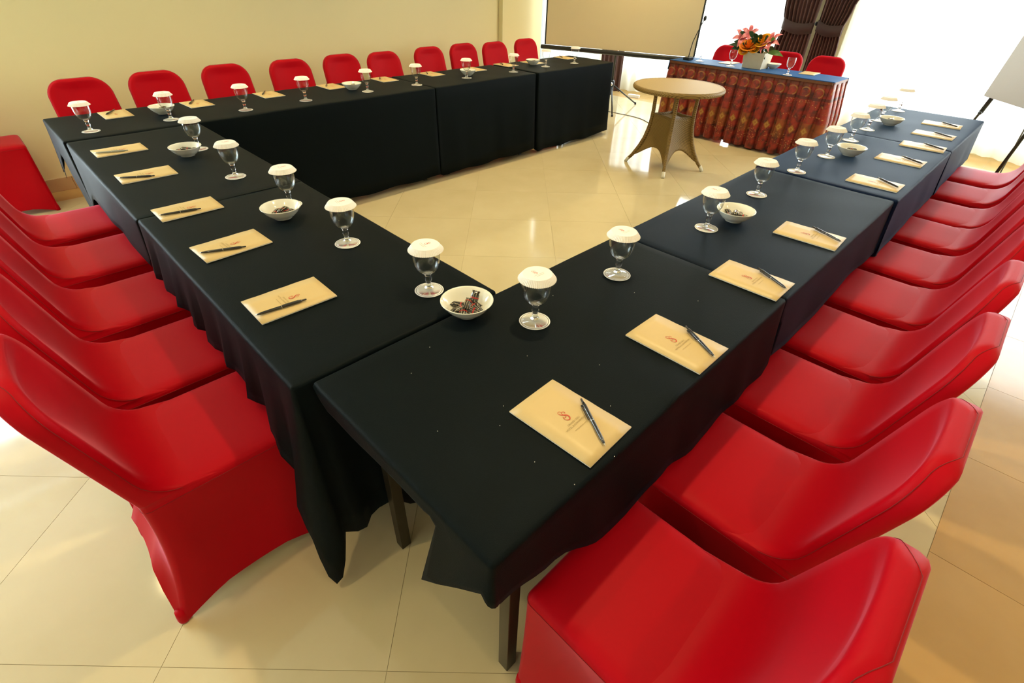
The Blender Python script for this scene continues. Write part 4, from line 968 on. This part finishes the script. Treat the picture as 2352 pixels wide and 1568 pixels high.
for fx, fy in ((5.60, 3.735), (6.03, 4.20), (6.50, 3.98)):
    bm = bmesh.new(); tube(bm, [loc2(hub.x, hub.y, .33), loc2(fx, fy, .012)], [.011, .009], 8); o = bmobj('leg', bm, M_black, ps, True)
    bm = bmesh.new(); p = loc2(fx, fy, 0); lathe(bm, [(0, 0), (.014, 0), (.015, .01), (.012, .028), (0, .03)], 12, Matrix.Translation(p)); bmobj('rubber_foot', bm, M_black, o, True)
bm = bmesh.new(); tube(bm, [(x, y, .0042) for x, y in smooth([(5.78, 4.5), (5.79, 4.1), (5.81, 3.785), (5.826, 3.584), (5.797, 3.394), (5.649, 3.165), (5.50, 3.06), (5.52, 2.9), (5.75, 2.8)], 2)], .004, 6)
tag(bmobj('floor_cable', bm, mat('grey_cable', (.10, .10, .09), .5), None, True), 'thin grey cable lying on the floor beneath the projection screen', 'cable')
t = empty('power_strip', (6.9, 4.28, 0), .2, 'small white power strip on the floor by the curtain', 'power strip')
bm = bmesh.new(); box(bm, -.03, .03, -.09, .09, 0, .04, .006); bmobj('body', bm, M_frame, t)
for k in (-1, 0, 1): bm = bmesh.new(); lathe(bm, [(0, .0405), (.018, .0405), (.019, .042), (.02, .0405)], 14, Matrix.Translation((0, k * .055, 0))); bmobj('socket', bm, M_frame, t)

# ------------------------------------------------------------------ flip chart easel at right
M_board = mat('grey_whiteboard', (.52, .53, .58), .35)
fb = empty('flipchart_easel', (5.30, -.15, 0), 0, 'grey-white flip chart board on a black easel at the far right', 'flip chart')
pA, pB = Vector((5.664, .142)), Vector((5.276, -.16)); dd_ = (pB - pA).normalized(); nn_ = Vector((dd_.y, -dd_.x))
if nn_.dot(Vector((-.3, -.3)) - pA) < 0: nn_ = -nn_
def fl(s_, o_, z): v = pA + dd_ * s_ + nn_ * (o_ - (z - .78) * .12) - Vector((5.30, -.15)); return (v.x, v.y, z)
bm = bmesh.new(); vs = [bm.verts.new(fl(s_, o_, z)) for o_ in (0, -.018) for s_, z in ((0, .78), (.68, .78), (.68, 1.75), (0, 1.75))]
bm.faces.new(vs[:4]); bm.faces.new(vs[4:][::-1])
for i in range(4): bm.faces.new((vs[i], vs[i + 4], vs[(i + 1) % 4 + 4], vs[(i + 1) % 4]))
bmesh.ops.recalc_face_normals(bm, faces=bm.faces)
bmesh.ops.bevel(bm, geom=list(bm.edges), offset=.004, segments=2, affect='EDGES'); bmobj('board', bm, M_board, fb)
bm = bmesh.new(); tube(bm, [fl(.08, -.035, 1.7), fl(.06, -.035, .78), fl(.05, -.03, .66)], .017, 10); bmobj('leg_tube', bm, M_black, fb, True)
bm = bmesh.new(); tube(bm, [fl(.055, -.03, .70), fl(.02, .0, .35), fl(-.02, .03, .0)], .010, 10); bmobj('leg', bm, M_leg, fb, True)
bm = bmesh.new(); tube(bm, [fl(.62, -.035, 1.7), fl(.66, .0, .35), fl(.68, .02, .0)], .012, 10); bmobj('leg', bm, M_leg, fb, True)
q = Vector((6.747, -.224)) - Vector((5.30, -.15)); bm = bmesh.new(); tube(bm, [(q.x, q.y, 0), (q.x - .55, q.y + .02, .75), fl(.3, -.04, 1.6)], .0065, 10); bmobj('rear_leg', bm, M_leg, fb, True)
kp = fl(.09, .0, .665); bm = bmesh.new(); tube(bm, [fl(.05, -.03, .67), kp], .005, 8); bmesh.ops.create_uvsphere(bm, u_segments=12, v_segments=8, radius=.014, matrix=Matrix.Translation(kp)); bmobj('clamp_knob', bm, M_black, fb, True)
bpy.context.view_layer.update()
